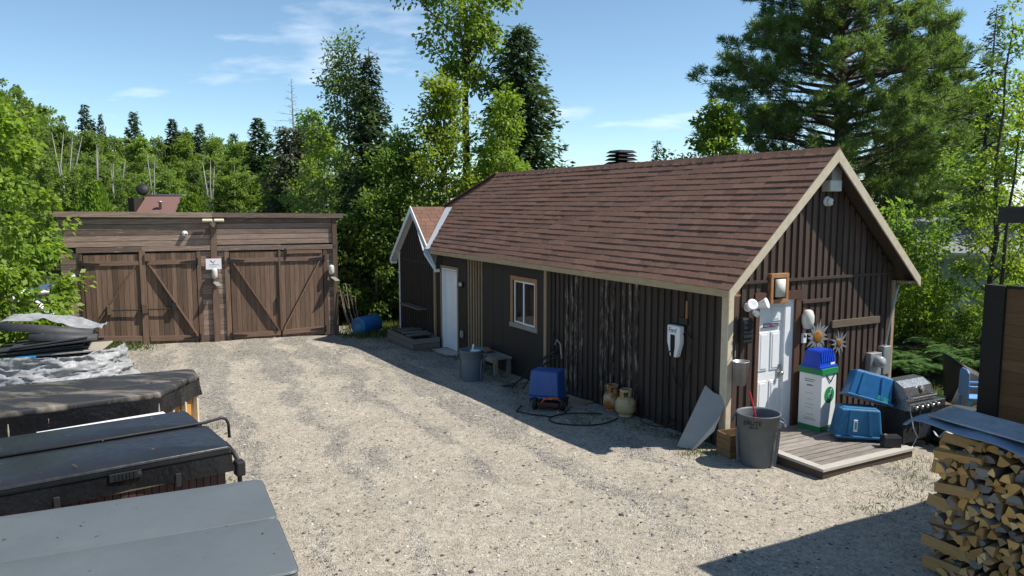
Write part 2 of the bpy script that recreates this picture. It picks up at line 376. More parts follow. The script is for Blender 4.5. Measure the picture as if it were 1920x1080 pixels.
# gable boards below the belt
TRIM_Z = 2.56
b = .12
while b < W - .08:
    wd = random.uniform(.078, .1); z0 = .02; z1 = TRIM_Z
    if b + wd > .54 and b < 1.58: z0 = 2.41
    if z0 < 2.4 or not (.8 < b < 1.24): part(MB().lim((b, -.024 - random.uniform(0, .004), z0 + random.uniform(0, .05) * (z0 < 1)), (b + wd, -.001, z1)), 'board', M_brown)
    b += random.uniform(.148, .158)
b = .1
while b < W - .1:
    wd = random.uniform(.078, .1); d0 = min(b, W - b - wd) + (0 if b + wd / 2 < W / 2 else 0)
    zt0 = HE + SLP * (b + OE) - .16 if b < W / 2 else HE + SLP * (W - b + OE) - .16
    zt1 = HE + SLP * (b + wd + OE) - .16 if b + wd < W / 2 else HE + SLP * (W - b - wd + OE) - .16
    if min(zt0, zt1) > TRIM_Z + .08:
        part(MB().prism([(b, TRIM_Z + .045), (b + wd, TRIM_Z + .045), (b + wd, zt1), (b, zt0)], .023 + random.uniform(0, .004), 'y', -.0275), 'board', M_brown)
    b += random.uniform(.148, .158)
part(MB().lim((.06, -.058, TRIM_Z), (.82, -.03, TRIM_Z + .045)), 'belt_board', M_brown)
part(MB().lim((1.24, -.058, TRIM_Z), (W, -.03, TRIM_Z + .045)), 'belt_board', M_brown)
part(MB().lim((1.6, -.06, 2.18), (2.31, -.029, 2.235)), 'ledge_board', M_brown)
part(MB().lim((1.58, -.034, 2.235), (1.64, -.029, TRIM_Z)), 'ledge_board', M_brown)
part(MB().lim((2.33, -.065, 1.72), (3.56, -.029, 1.84)), 'ledge_board', mat('dusty_brown_board', (.1, .075, .055), (.15, .11, .08), stretch=(1, 6, 6), rough=.8))
# roof deck: two slopes and the hipped far end
m = MB()
def slope_pt(b, dz=0):
    return HE + SLP * (b + OE) + dz if b <= W / 2 else HE + SLP * (W - b + OE) + dz
def rp(b, a, dz=0): return (b, a, slope_pt(b, dz))
for dz in (0, -RT):
    pass
v = [rp(-OE, -OG), rp(W / 2, -OG), rp(W / 2, RIDGE_END), rp(.94, 12.95), rp(-OE, 11.3), rp(W + OE, -OG), rp(W + OE, HIP_A), (.5, 14.3, 2.4)]
vb = [(p[0], p[1], p[2] - RT) for p in v]
m.add(v + vb, [(0, 1, 2, 3, 4), (1, 5, 6, 2), (2, 6, 7, 3), (12, 11, 10, 9, 8), (10, 14, 13, 9), (11, 15, 14, 10), (0, 8, 9, 1), (1, 9, 13, 5), (0, 4, 12, 8), (5, 13, 14, 6), (4, 3, 11, 12), (3, 7, 15, 11), (7, 6, 14, 15)])
M_soffit = mat('roof_underside', (.045, .03, .02), (.08, .055, .035), stretch=(2, 8, 2), rough=.8)
part(m, 'roof_deck', M_soffit)
# shingles
SH = [mat('shingle_%d' % i, c, tuple(x * .8 for x in c), scale=16, rough=.92, bump=.6, rand=.07, spec=.15, detail=4) for i, c in enumerate([(.2, .112, .08), (.186, .104, .075), (.212, .12, .086), (.165, .094, .07), (.194, .109, .079)])]
slen = math.hypot(W / 2 + OE, HR - HE); NR = 21; ex = (slen + .03) / NR; ang = math.atan(SLP); csl_ = math.cos(ang)
tabs = []
for r in range(NR):
    d0 = r * ex - .03
    off = random.uniform(0, .3); a = -OG - .02 - off
    while a < HIP_A:
        L = random.choice((.29, .31, .33, .2, .44)); a1 = a + L
        ca, cb = max(a, -OG - .025), a1
        # hip line limit at this course
        bm_ = (d0 + ex * .5) * csl_ - OE; lim_a = 11.32 + (bm_ + OE) * (12.95 - 11.32) / (.94 + OE) if bm_ < .94 else 12.95 + (RIDGE_END - 12.95) * (bm_ - .94) / (W / 2 - .94)
        cb = min(cb, lim_a)
        if cb - ca > .03: tabs.append((r, d0, ca, cb))
        a = a1
tabs.sort(key=lambda t: t[2])
csl, ssl = math.cos(ang), math.sin(ang)
def tab_mesh(mb, d0, a0, a1, wob):
    d1 = d0 + ex + .05
    def P(d, a, h): return (-OE + d * csl - h * ssl, a, HE + d * ssl + h * csl)
    g_ = .004
    h0, h1 = .013 + wob * .8, .006
    vs = [P(d0, a0 + g_, h0), P(d0, a1 - g_, h0), P(d1, a1 - g_, h1), P(d1, a0 + g_, h1), P(d0, a0 + g_, .001), P(d0, a1 - g_, .001), P(d1, a1 - g_, .001), P(d1, a0 + g_, .001)]
    mb.add(vs, [(0, 1, 2, 3), (0, 4, 5, 1), (0, 3, 7, 4), (1, 5, 6, 2)])
rest = MB()
for i, (r, d0, a0, a1) in enumerate(tabs):
    wob = random.uniform(0, .008) + .005 * math.sin(a0 * 2.2 + r * 1.3) + .004 * (1 + math.sin(a0 * .8 + r * .12)); k = random.choices(range(5), (5, 4, 2, 2, 4))[0]
    d0w = d0 + .007 * math.sin(a0 * 1.1 + r) + random.uniform(-.003, .003)
    if i < 300:
        mb = MB(); tab_mesh(mb, d0w, a0, a1, wob); part(mb, 'shingle', SH[k], fix=False)
    else:
        rest.cur = k; tab_mesh(rest, d0w, a0, a1, wob)
tag(part(rest, 'shingle_field', SH, fix=False), kind='stuff')
a = -OG - .02
while a < RIDGE_END:
    L = min(.3, RIDGE_END - a + .1); t = .022 + random.uniform(0, .006); k = random.choice((0, 1, 4, 3))
    mb = MB(); w_ = .15
    mb.add([(W / 2 - w_ * csl, a, HR - w_ * ssl + t + .01), (W / 2, a, HR + t + .02), (W / 2 + w_ * csl, a, HR - w_ * ssl + t + .01),
            (W / 2 - w_ * csl, a + L + .05, HR - w_ * ssl + .006 + .01), (W / 2, a + L + .05, HR + .018), (W / 2 + w_ * csl, a + L + .05, HR - w_ * ssl + .016),
            (W / 2 - w_ * csl, a, HR - w_ * ssl), (W / 2 + w_ * csl, a, HR - w_ * ssl), (W / 2, a, HR)],
           [(0, 1, 4, 3), (1, 2, 5, 4), (0, 6, 8, 1), (1, 8, 7, 2)])
    part(mb, 'ridge_cap', SH[k], fix=False); a += .3
# hip caps and far slope covering
mb = MB()
p0 = Vector(rp(W / 2, RIDGE_END)); p1 = Vector(rp(.94, 12.95))
mb.beam(p0 + Vector((0, 0, .02)), p1 + Vector((0, 0, .02)), .22, .03, (0, .3, 1)); part(mb, 'hip_cap', SH[1])
m = MB(); e = .012
m.add([(p[0], p[1], p[2] + e) for p in (rp(W / 2, -OG), rp(W + OE, -OG), rp(W + OE, HIP_A), rp(W / 2, RIDGE_END))], [(0, 1, 2, 3)])
m.add([(p[0], p[1] + .01, p[2] + e) for p in (rp(.94, 12.95), rp(W / 2, RIDGE_END), rp(W + OE, HIP_A), (.5, 14.3, 2.4))], [(0, 1, 2, 3)])
part(m, 'far_slope_shingles', SH[1], fix=False)
# rakes, fascia
def rake(side):
    m = MB(); y = -OG - .03; s_ = 1 if side < 0 else -1; bx = -OE - .03 if side < 0 else W + OE + .03
    zt = lambda b: HE + SLP * ((b + OE) if side < 0 else (W + OE - b)) + .004
    pts = [(bx, zt(bx)), (W / 2 - s_ * .0015, zt(W / 2 - s_ * .0015)), (W / 2 - s_ * .0015, zt(W / 2) - .2), (bx, zt(bx) - .17)]
    m.prism(pts, .03, 'y', y); return part(m, 'rake_board', M_cream)
rake(-1); rk = rake(1)
m = MB(); m.lim((-OE - .026, -OG, HE - .125), (-OE - .001, 11.2, HE - .005)); part(m, 'fascia_board', mat('pale_fascia', (.3, .22, .12), (.42, .33, .2), stretch=(6, 1, 6), scale=4, rough=.6, wear=(.2, .13, .07), wear_amt=.02, wear_scale=2))
m = MB(); m.lim((-OE, -OG + .01, HE - .12), (-.03, 11.2, HE - .1)); part(m, 'soffit', M_orange)
m = MB(); m.lim((W + OE + .001, -OG, HE - .13), (W + OE + .026, 11.2, HE - .005)); part(m, 'fascia_board', M_soffit)
m = MB(); m.lim((W + .03, -OG + .01, HE - .13), (W + OE, -.07, HE - .09)); part(m, 'rafter_end', M_pine_old)
# chimney cap: stacked louvres
ch = part(MB().lim((W / 2 + .4, 6.0, 3.9), (W / 2 + .82, 6.48, 4.7)), 'chimney', M_black)
for k in range(4):
    z = 4.76 + k * .088; s_ = .3 - .012 * k
    cx_, cy_ = W / 2 + .61, 6.24
    m = MB(); m.add([(cx_ - s_, cy_ - s_, z - .03), (cx_ + s_, cy_ - s_, z - .03), (cx_ + s_, cy_ + s_, z - .03), (cx_ - s_, cy_ + s_, z - .03),
           (cx_ - s_ * .72, cy_ - s_ * .72, z + .03), (cx_ + s_ * .72, cy_ - s_ * .72, z + .03), (cx_ + s_ * .72, cy_ + s_ * .72, z + .03), (cx_ - s_ * .72, cy_ + s_ * .72, z + .03)],
          [(0, 1, 2, 3), (4, 5, 6, 7), (0, 1, 5, 4), (1, 2, 6, 5), (2, 3, 7, 6), (3, 0, 4, 7)])
    part(m, 'louvre', mat('black_metal', (.014, .014, .015), rough=.4, metal=.3), ch)
part(MB().lim((cx_ - .1, cy_ - .1, 4.55), (cx_ + .1, cy_ + .1, 5.05)), 'flue', M_black, ch)
# wing at the far end: gable facing the yard, white trim
WA, WZ, WE, WH = 12.8, 3.7, 2.07, 1.8       # ridge position, ridge height, eave height, half width of the roof
wsl = (WZ - WE) / WH; off = -.2
wing = part(MB().prism([(11.42, -.5), (14.22, -.5), (14.22, WE + (WH - 1.42) * wsl - .1), (WA, WZ - .14), (11.42, WE + (WH - 1.38) * wsl - .1)], .02, 'x', -.034), 'wing_wall', M_dark)
a = 11.5
while a < 14.15:
    part(MB().lim((-.052, a, -.3), (-.035, a + .075, 2.06)), 'board', M_dark, wing)
    zt = WZ - .22 - abs(a + .04 - WA) * wsl
    if zt > 2.2: part(MB().lim((-.052, a, 2.12), (-.035, a + .075, zt)), 'board', M_dark, wing)
    a += .145
part(MB().lim((-.06, 11.45, 2.06), (-.035, 14.2, 2.115)), 'belt_board', M_dark, wing)
part(MB().lim((-.07, 11.36, -.25), (-.02, 11.45, 2.2)), 'corner_board', M_pine_old, wing)
part(MB().lim((-.07, 14.18, -.35), (-.02, 14.26, 2.3)), 'corner_board', M_whitewood, wing)
# wing roof slabs
for s_ in (-1, 1):
    m = MB(); ae = WA + s_ * WH
    ax = [(off, WA, WZ), (off, ae, WE), (.0, ae, WE), (.96, WA, WZ)]
    if s_ < 0: ax = [(off, WA, WZ), (off, ae, WE), (-OE + .005, ae, WE), ((WE - HE) / SLP - OE + .4, ae + .42, WE + .42 * wsl), (.95, WA, WZ)]
    n_ = len(ax); bx_ = [(p[0], p[1], p[2] - .07) for p in ax]
    m.add(ax + bx_, [tuple(range(n_)), tuple(range(2 * n_ - 1, n_ - 1, -1))] + [(i, (i + 1) % n_, n_ + (i + 1) % n_, n_ + i) for i in range(n_)])
    rf = part(m, 'wing_roof', M_whitewood)
    # shingle courses
    for r in range(15):
        t0, t1 = r / 15, (r + 1) / 15 + .02
        xs0 = off
        x = off + random.uniform(-.15, 0)
        zz0 = WE + (WZ - WE) * t0; bmax = (zz0 - HE) / SLP - OE + .12
        while x < bmax:
            x1 = min(x + .28, bmax)
            if x1 - max(x, off) > .03:
                xa = max(x, off - .015)
                P = lambda t, h: (ae + (WA - ae) * t, WE + (WZ - WE) * t + h)
                q0, q1 = P(t0, .022), P(min(t1, 1), .01); q2 = P(t0, .002)
                mb = MB(); mb.add([(xa + .004, q0[0], q0[1]), (x1 - .004, q0[0], q0[1]), (x1 - .004, q1[0], q1[1]), (xa + .004, q1[0], q1[1]), (xa + .004, q2[0], q2[1]), (x1 - .004, q2[0], q2[1])], [(0, 1, 2, 3), (0, 4, 5, 1)])
                part(mb, 'shingle', SH[random.choice((1, 3, 3))], rf, fix=False)
            x += .285
    # white rake boards and boxed eave ends
    m = MB(); m.prism([(WA, WZ + .035), (ae - s_ * -.02, WE + .02), (ae - s_ * -.02, WE - .13), (WA, WZ - .15)], .03, 'x', off - .032)
    part(m, 'rake_board', M_whitewood, rf)
    m = MB(); m.lim((off - .002, ae - .03 if s_ < 0 else ae - .08, WE - .16), (-.036 if s_ > 0 else -.08, ae + .08 if s_ < 0 else ae + .03, WE - .075)); part(m, 'eave_box', M_whitewood, rf)
# white valley flashing strip
Vn = Vector((-SLP, 0, 1)).normalized() * .03
P0 = Vector(rp(.93, 12.75)) + Vn; P1 = Vector(rp(-OE - .02, 11.47)) + Vn
dv = Vector((0, -.42, 0))
m = MB(); m.add([P0, P0 + dv, P1 + dv * .6, P1], [(0, 1, 2, 3)]); m.add([Vector(p) - Vn * .4 for p in (P0, P0 + dv, P1 + dv * .6, P1)], [(3, 2, 1, 0)])
part(m, 'valley_flashing', M_white, fix=False)
# shelf and its brackets on the wing wall
part(MB().lim((-.3, 12.0, .72), (-.053, 13.6, .76)), 'wall_shelf', mat('grey_brown_board', (.1, .085, .07), (.16, .14, .12), stretch=(8, 1, 8)), wing)
# far white door, recessed
dr = part(MB().lim((.09, 9.99, -.22), (.13, 10.91, 1.97)), 'door', M_white)
for (p0, p1, z0, z1) in ((10.08, 10.4, -.08, .62), (10.5, 10.82, -.08, .62), (10.08, 10.4, .78, 1.5), (10.5, 10.82, .78, 1.5), (10.08, 10.4, 1.62, 1.88), (10.5, 10.82, 1.62, 1.88)):
    part(MB().lim((.08, p0, z0), (.0895, p1, z1)), 'door_panel', M_white, dr, bevel=.008)
part(MB().lathe([(.0, -.06), (.025, -.055), (.028, -.02), (.012, -.015), (.012, 0)], 12, (.085, 10.06, .85), Matrix.Rotation(math.radians(-90), 3, 'Y')), 'door_handle', M_steel, dr)
fr = MB(); fr.lim((-.015, 10.911, -.22), (.12, 10.97, 1.99)); fr.lim((-.015, 9.93, -.22), (.12, 9.989, 1.99)); fr.lim((-.015, 9.93, 1.991), (.12, 10.97, 2.03))
part(fr, 'door_jamb', M_white)
fr = MB(); fr.lim((-.04, 10.975, -.24), (-.0125, 11.03, 2.1)); fr.lim((-.04, 9.87, -.24), (-.0125, 9.925, 2.1)); fr.lim((-.041, 9.86, 2.04), (-.0126, 11.04, 2.105)); part(fr, 'door_casing', M_pine_old)
part(MB().lim((-.35, 9.85, -.32), (.1, 11.0, -.235)), 'door_step', mat('concrete', (.32, .3, .27), (.42, .4, .36), rough=.9))
# window: wooden casing, white sliding sashes, panes
wf = MB(); a0, a1, z0, z1 = 5.72, 6.94, .96, 2.15
wf.lim((-.035, a0, z1 - .1), (-.0125, a1, z1)); wf.lim((-.034, a0, z0 + .1), (-.0125, a0 + .1, z1 - .101)); wf.lim((-.034, a1 - .1, z0 + .1), (-.0125, a1, z1 - .101))
wn_ = part(wf, 'window', M_orange)
part(MB().lim((-.05, a0 - .02, z0), (-.0126, a1 + .02, z0 + .099)), 'sill_board', M_greywood, wn_)
sf = MB()
for (q0, q1, x) in ((5.83, 6.37, .005), (6.33, 6.83, .03)):
    sf.lim((x - .02, q0, 1.06), (x + .01, q1, 1.1)); sf.lim((x - .02, q0, 2.01), (x + .01, q1, 2.05)); sf.lim((x - .0195, q0, 1.1), (x + .0095, q0 + .045, 2.01)); sf.lim((x - .0195, q1 - .045, 1.1), (x + .0095, q1, 2.01))
part(sf, 'sash', M_white, wn_)
for (q0, q1, x) in ((5.87, 6.33, .003), (6.37, 6.79, .028)): part(MB().lim((x - .003, q0, 1.1), (x + .003, q1, 2.01)), 'pane', glassmat(), wn_)
part(MB().lim((.06, 6.38, 1.1), (.07, 6.6, 2.01)), 'curtain', flat('grey_curtain', (.25, .25, .26)), wn_)
# ---- gable door
DZ = .14
door = part(MB().lim((.68, .05, DZ), (1.27, .09, 2.24)), 'door', M_white)
for (p0, p1, z0, z1) in ((.74, .94, .24, .95), (1.0, 1.2, .24, .95), (.74, .94, 1.12, 1.75), (1.0, 1.2, 1.12, 1.75), (.74, .94, 1.92, 2.14), (1.0, 1.2, 1.92, 2.14)):
    part(MB().lim((p0, .036, z0), (p1, .0495, z1)), 'door_panel', M_white, door, bevel=.012)
    part(MB().lim((p0 + .035, .028, z0 + .035), (p1 - .035, .0355, z1 - .035)), 'door_panel', M_white, door, bevel=.008)
part(MB().lim((.8, .024, 1.83), (1.15, .027, 1.89)), 'door_sticker', flat('navy_sticker', (.02, .025, .06)), door)
part(MB().lim((1.16, .022, 1.84), (1.2, .027, 1.88)), 'door_sticker', flat('grey_sticker', (.3, .3, .3)), door)
part(MB().lim((.955, .0225, 1.84), (.985, .0239, 1.88)), 'door_sticker', flat('red_sticker', (.5, .04, .05)), door)
for x0_, x1_ in ((.815, .94), (1.0, 1.14)):
    for zz_ in (1.849, 1.868): part(MB().lim((x0_, .0228, zz_ - .004), (x1_, .0236, zz_ + .004)), 'sticker_print', flat('sticker_grey_print', (.35, .36, .4)), door)
hd = MB(); hd.lim((1.16, .03, .98), (1.25, .048, 1.2)); part(hd, 'lock_plate', M_steel, door, bevel=.01)
hk = MB(); hk.smooth = True; hk.lathe([(.0, -.075), (.03, -.068), (.034, -.04), (.014, -.03), (.014, 0)], 14, (1.21, .03, 1.06), Matrix.Rotation(math.radians(90), 3, 'X') @ Matrix.Scale(-1, 3)); part(hk, 'door_knob', M_steel, door)
fr = MB(); fr.lim((.651, -.01, DZ - .03), (.679, .11, 2.25)); fr.lim((1.271, .0, DZ - .03), (1.459, .1, 2.25)); fr.lim((.651, -.012, 2.251), (1.459, .11, 2.259))
part(fr, 'door_jamb', M_white)
part(MB().lim((.651, -.08, .09), (1.459, .1, DZ - .031)), 'threshold', M_steel)
fr = MB(); fr.lim((.56, -.032, .1), (.649, -.0295, 2.26)); M_casing = mat('brown_casing', (.075, .038, .024), (.1, .052, .034), stretch=(10, 10, 1), rough=.6)
part(MB().lim((.57, -.045, .1), (.649, -.001, 2.26)), 'door_casing', M_casing); part(MB().lim((1.461, -.045, .1), (1.58, -.001, 2.26)), 'door_casing', M_casing)
part(MB().lim((.54, -.05, 2.262), (.86, -.001, 2.405)), 'door_casing', M_casing); part(MB().lim((1.19, -.05, 2.262), (1.6, -.001, 2.405)), 'door_casing', M_casing); part(MB().lim((.861, -.03, 2.262), (1.189, -.001, 2.405)), 'door_casing', M_casing)
# lower vertical post right of the door, leaning board
part(MB().lim((1.64, -.045, .12), (1.69, -.03, .95)), 'leaning_batten', M_pine_old)
# ------------------------------------------------------------------ things fixed to the shed (top level, world placed)
def hthing(name, label, cat, b, a, z, group=None): return thing(name, label, cat, hw(b, a, z), TH, group)
# framed wall lantern above the door
t = hthing('wall_lantern', 'wooden framed white lantern above the white gable door', 'lamp', 1.025, -.06, 2.46)
f = MB(); f.lim((-.2, -.03, .17), (.2, .055, .24)); f.lim((-.2, -.03, -.24), (.2, .055, -.17)); f.lim((-.2, -.029, -.169), (-.14, .055, .169)); f.lim((.14, -.029, -.169), (.2, .055, .169)); f.build('frame', M_orange, t, bevel=.006)
MB().lim((-.139, .03, -.169), (.139, .05, .169)).build('back_plate', M_black, t)
f = MB(); f.smooth = True; f.lathe([(.0, -.13), (.1, -.13), (.1, .15), (0, .15)], 20, (0, -.03, 0), sy=.6); f.build('shade', M_dirtywhite, t)
# twin floodlight left of the door
t = hthing('floodlight', 'white twin-head floodlight left of the gable door', 'lamp', .36, -.05, 2.2)
MB().lathe([(.07, 0), (.07, .03), (.04, .05)], 16, (0, 0, 0), Matrix.Rotation(math.radians(90), 3, 'X')).build('mount', M_white, t)
for dx, dy in ((-.07, -.3), (.14, .5)):
    R = Matrix.Rotation(dy, 3, 'Z') @ Matrix.Rotation(math.radians(70), 3, 'X')
    f = MB(); f.smooth = True; f.lathe([(.0, -.02), (.045, -.015), (.055, .05), (.085, .14), (.088, .16), (.06, .155), (0, .15)], 18, (dx, -.08, .02), R); f.build('lamp_head', M_white, t)
f = MB(); f.smooth = True; f.lathe([(0, 0), (.035, .0), (.05, .05), (.045, .09), (0, .1)], 14, (.06, -.09, -.07), Matrix.Rotation(math.radians(110), 3, 'X')); f.build('sensor', M_white, t)
# black rain-beaten box under it
t = hthing('wall_box', 'crumpled black box on gable wall under twin floodlight', 'box', .3, -.04, 1.84)
f = MB(); f.lim((-.11, -.1, -.2), (.11, .012, .2)); f.build('case', M_blackpl, t, bevel=.02)
for k in range(5): MB().lim((-.1, -.115 - .01 * (k % 2), -.17 + k * .07), (.1, -.101, -.13 + k * .07)).build('rib', M_blackpl, t)
# bulb cover right of the door and small white lock box
t = hthing('porch_light', 'milky jar-shaped porch light right of the gable door', 'lamp', 1.66, -.06, 1.92)
f = MB(); f.smooth = True; f.lathe([(0, -.16), (.08, -.14), (.11, -.04), (.11, .06), (.08, .14), (.05, .16), (0, .165)], 16, (0, -.06, 0), sy=.8); f.build('globe', M_dirtywhite, t)
MB().lim((-.05, -.02, -.06), (.05, .03, .06)).build('mount', M_white, t)
t = hthing('lock_box', 'small white lock box under the jar-shaped porch light', 'box', 1.655, -.05, 1.6)
MB().lim((-.04, -.03, -.08), (.04, .02, .08)).build('case', M_white, t, bevel=.01); MB().lim((-.02, -.034, .02), (.02, -.0305, .05)).build('keypad', M_black, t)
# two sun ornaments
def sun_orn(label, b, z, R_, r_, n_):
    t = hthing('sun_ornament', label, 'ornament', b, -.05, z, 'metal sun ornaments')
    d = MB(); d.smooth = True; d.lathe([(0, -.02), (r_ * .6, -.017), (r_ * .95, -.008), (r_, 0), (r_, .02)], 20, (0, 0, 0), Matrix.Rotation(math.radians(-90), 3, 'X')); d.build('disc', mat('amber_disc', (.3, .13, .02), (.1, .045, .015), scale=14, rough=.35, bump=.4), t)
    for k in range(n_):
        an = 2 * math.pi * k / n_ + .1; L = R_ * (1 if k % 2 else .8); q = MB(); wv_ = .32 * r_
        pts = [(r_ * .8, -wv_), (r_ + (L - r_) * .45, -wv_ * .9 + .12 * r_), (L, .18 * r_ * (1 if k % 2 else -1)), (r_ + (L - r_) * .45, wv_ * .7), (r_ * .8, wv_)]
        ca, sa = math.cos(an), math.sin(an)
        q.prism([(x * ca - y * sa, x * sa + y * ca) for x, y in pts], .012, 'y', -.006 + .006 * (k % 2)); q.build('ray', M_galv, t)
sun_orn('large silver metal sun with amber centre on gable wall', 1.99, 1.6, .3, .115, 16)
sun_orn('small silver metal sun with amber centre, right of larger one', 2.53, 1.44, .24, .075, 12)
# cameras
def dome_cam(label, b, a, z, rz, wp=None):
    t = thing('dome_camera', label, 'camera', wp or hw(b, a, z), rz, 'white dome security cameras')
    R = Matrix.Rotation(math.radians(90), 3, 'X')
    f = MB(); f.smooth = True; f.lathe([(0, 0), (.08, 0), (.08, .03), (.06, .045), (0, .045)], 18, (0, 0, 0), R); f.build('base', M_white, t)
    f = MB(); f.smooth = True; f.lathe([(.0, .125), (.04, .115), (.065, .085), (.068, .06), (.055, .03)], 18, (0.01, 0, -.01), R); f.build('shell', M_white, t)
    f = MB(); f.smooth = True; f.lathe([(0, .035), (.018, .03), (.028, .01), (.028, 0)], 14, (.035, -.105, -.015), Matrix.Rotation(math.radians(75), 3, 'X') @ Matrix.Rotation(.5, 3, 'Y')); f.build('lens', M_black, t)
dome_cam('white dome camera high on the gable under the ridge', 2.08, -.03, 3.84, TH)
t = hthing('junction_box', 'pale speaker box tucked under the gable peak', 'box', 2.1, -.1, 4.12)
MB().lim((-.14, -.1, -.12), (.14, .08, .06)).build('case', M_dirtywhite, t, bevel=.015); MB().lim((-.1, -.09, .061), (.13, .08, .3)).build('hood', flat('grey_box', (.3, .29, .26)), t)
# hanging bucket on the corner
t = hthing('sap_bucket', 'galvanised sap bucket hanging on the corner board', 'bucket', .13, -.18, 1.02)
f = MB(); f.smooth = True; f.lathe([(0, 0), (.085, 0), (.125, .36), (.132, .365), (.132, .375), (.118, .372), (.08, .01), (0, .01)], 22); f.build('pail', M_galv, t)
f = MB(); f.tube([(-.125, 0, .35), (-.1, .02, .45), (0.0, .12, .56), (.02, .135, .6)], .004, 5); f.build('handle', M_galv, t)
# electric meter with conduit
t = hthing('electric_meter', 'grey electric meter and conduit on right end of gable wall', 'meter', 3.6, -.03, 1.0)
MB().lim((-.32, -.1, -.2), (-.02, .02, .2)).build('box', M_galv, t, bevel=.01); MB().lim((0, -.12, -.2), (.2, .02, .3)).build('panel_box', M_galv, t, bevel=.01)
f = MB(); f.smooth = True; f.lathe([(.1, 0), (.1, .08), (.08, .12), (0, .125)], 20, (-.15, -.1, .05), Matrix.Rotation(math.radians(90), 3, 'X')); f.build('dial', flat('grey_glass', (.35, .37, .38), .15), t)
f = MB(); f.tube([(.12, -.05, .3), (.16, -.08, .7), (.3, -.1, 1.3), (.36, -.06, 1.36), (.38, -.02, 1.3)], .02, 8); f.build('conduit', M_galv, t)
# EV charger on the long wall
t = hthing('car_charger', 'white wall charger with black cable on shed long wall', 'charger', -.03, 1.06, 1.53); t.scale = (.88, .82, .92)
f = MB(); prof = [(-.19, .29), (.19, .29), (.19, -.02), (.09, -.29), (-.09, -.29), (-.19, -.02)]
f.prism([(-p, q) for p, q in prof], .13, 'x', -.15); f.build('housing', M_white, t, bevel=.03, seg=3)
MB().prism([(.06, .12), (-.06, .12), (-.06, -.1), (-.03, -.28), (.03, -.28), (.06, -.1)], .03, 'x', -.165).build('cable_dock', M_black, t)
MB().lim((-.02, -.22, -.3), (.02, .22, .3)).build('back_plate', M_black, t)
text('lettering', 'Ford', .12, M_black, t, (-.153, .02, .2), (math.radians(90), 0, math.radians(-90)), shear=.2)
f = MB(); f.smooth = True; f.tube([(-.17, 0, -.15), (-.25, .05, -.24), (-.22, .1, -.5), (-.14, .12, -1.0), (-.12, .1, -1.4)] + [(-.35 + .3 * math.cos(x), .15 + .4 * math.sin(x), -1.49) for x in np.linspace(0, 7, 22)], .013, 6); f.build('charging_cable', M_rubber, t)
f = MB(); f.smooth = True; f.tube([(-.05, -.15, .1)] + [(-.05 - .02 * k / 20, -.24 - .24 * math.sin(math.pi * k / 20), .2 - 1.05 * k / 20 + .25 * math.sin(math.pi * k / 20)) for k in range(21)] + [(-.05, .0, -.8), (-.06, .12, -.5)], .013, 6); f.build('cable_loop', M_rubber, t)
MB().lim((-.04, -.28, .32), (-.001, -.02, .44)).build('bracket', M_dark, t)
MB().lim((-.05, -.27, .44), (-.02, -.24, .75)).build('wooden_batten', M_orange, t)
# door lamp and outlet by the far door
t = hthing('door_lamp', 'small black lamp beside the far white door', 'lamp', -.02, 9.58, 1.68)
MB().lim((-.05, -.05, -.07), (0, .05, .07)).build('mount', M_black, t, bevel=.01); f = MB(); f.smooth = True; f.lathe([(0, .1), (.04, .09), (.05, .05), (.045, 0), (0, -.01)], 14, (-.08, -.02, -.03)); f.build('globe', M_dirtywhite, t)
t = hthing('outlet_cover', 'grey weatherproof outlet cover low beside far door', 'outlet', -.02, 9.6, .36)
MB().lim((-.06, -.07, -.1), (.0, .07, .1)).build('cover', M_galv, t, bevel=.02); MB().lim((-.07, -.04, -.06), (-.0605, .04, .06)).build('flap', M_galv, t)
# ------------------------------------------------------------------ wooden garage
GY = math.radians(22); GP = Vector((-5.58, 24.28, 0))
gar = thing('wooden_garage', 'weathered wooden double garage with two pairs of braced plank doors', 'garage', GP, GY)
GX = Vector((math.cos(GY), math.sin(GY), 0)); GN = Vector((-math.sin(GY), math.cos(GY), 0))
def gw(s, d, z): return GP + GX * s + GN * d + Vector((0, 0, z))
def gp(mb, name, m, parent=None, **k): return mb.build(name, m, parent or gar, **k)
M_gup = mat('weathered_plank', (.155, .105, .08), (.31, .225, .175), scale=2.2, stretch=(.9, 9, 12), rough=.85, bump=.6, rand=.42, wear=(.5, .42, .36), wear_amt=.04, wear_scale=2.5, wear_stretch=(1.1, 9, 14))
M_gdoor = mat('door_plank', (.12, .073, .049), (.205, .132, .09), scale=2.2, stretch=(11, 9, .8), rough=.8, bump=.5, rand=.36, wear=(.27, .21, .165), wear_amt=.0, wear_scale=2.5, wear_stretch=(11, 9, 1))
M_gband = mat('door_band', (.14, .082, .055), (.21, .135, .1), scale=2.2, stretch=(1.2, 9, 9), rough=.8, bump=.35, rand=.2, wear=(.36, .29, .24), wear_amt=-.02, wear_scale=2.5)
M_iron = flat('black_iron', (.018, .017, .017), .6)
SL, SR = -7.6, .03
gp(MB().lim((SL, .02, -.6), (SR, .1, 3.45)), 'front_core', M_black)
m = MB(); m.lim((SL, .1, -.6), (SL + .1, 6, 3.3)); m.lim((SR - .1, .1, -.6), (SR, 6, 3.3)); m.lim((SL, 5.9, -.6), (SR, 6, 3.2)); gp(m, 'side_walls', M_gup)
zb_ = 2.58
k = 0
while zb_ < 3.4:
    h = .148
    for s0, s1 in ((SL, -3.68), (-3.5, SR - .14)):
        gp(MB().lim((s0, -.004 - random.uniform(0, .006), zb_), (s1, .019, min(zb_ + h, 3.44))), 'plank', M_gup)
    zb_ += h + .012; k += 1
def short_planks(s0, s1, z0, z1, h):
    z = z0
    while z < z1 - .02:
        gp(MB().lim((s0, random.uniform(-.006, 0), z), (s1, .019, min(z + h - .008, z1))), 'plank', M_gup); z += h
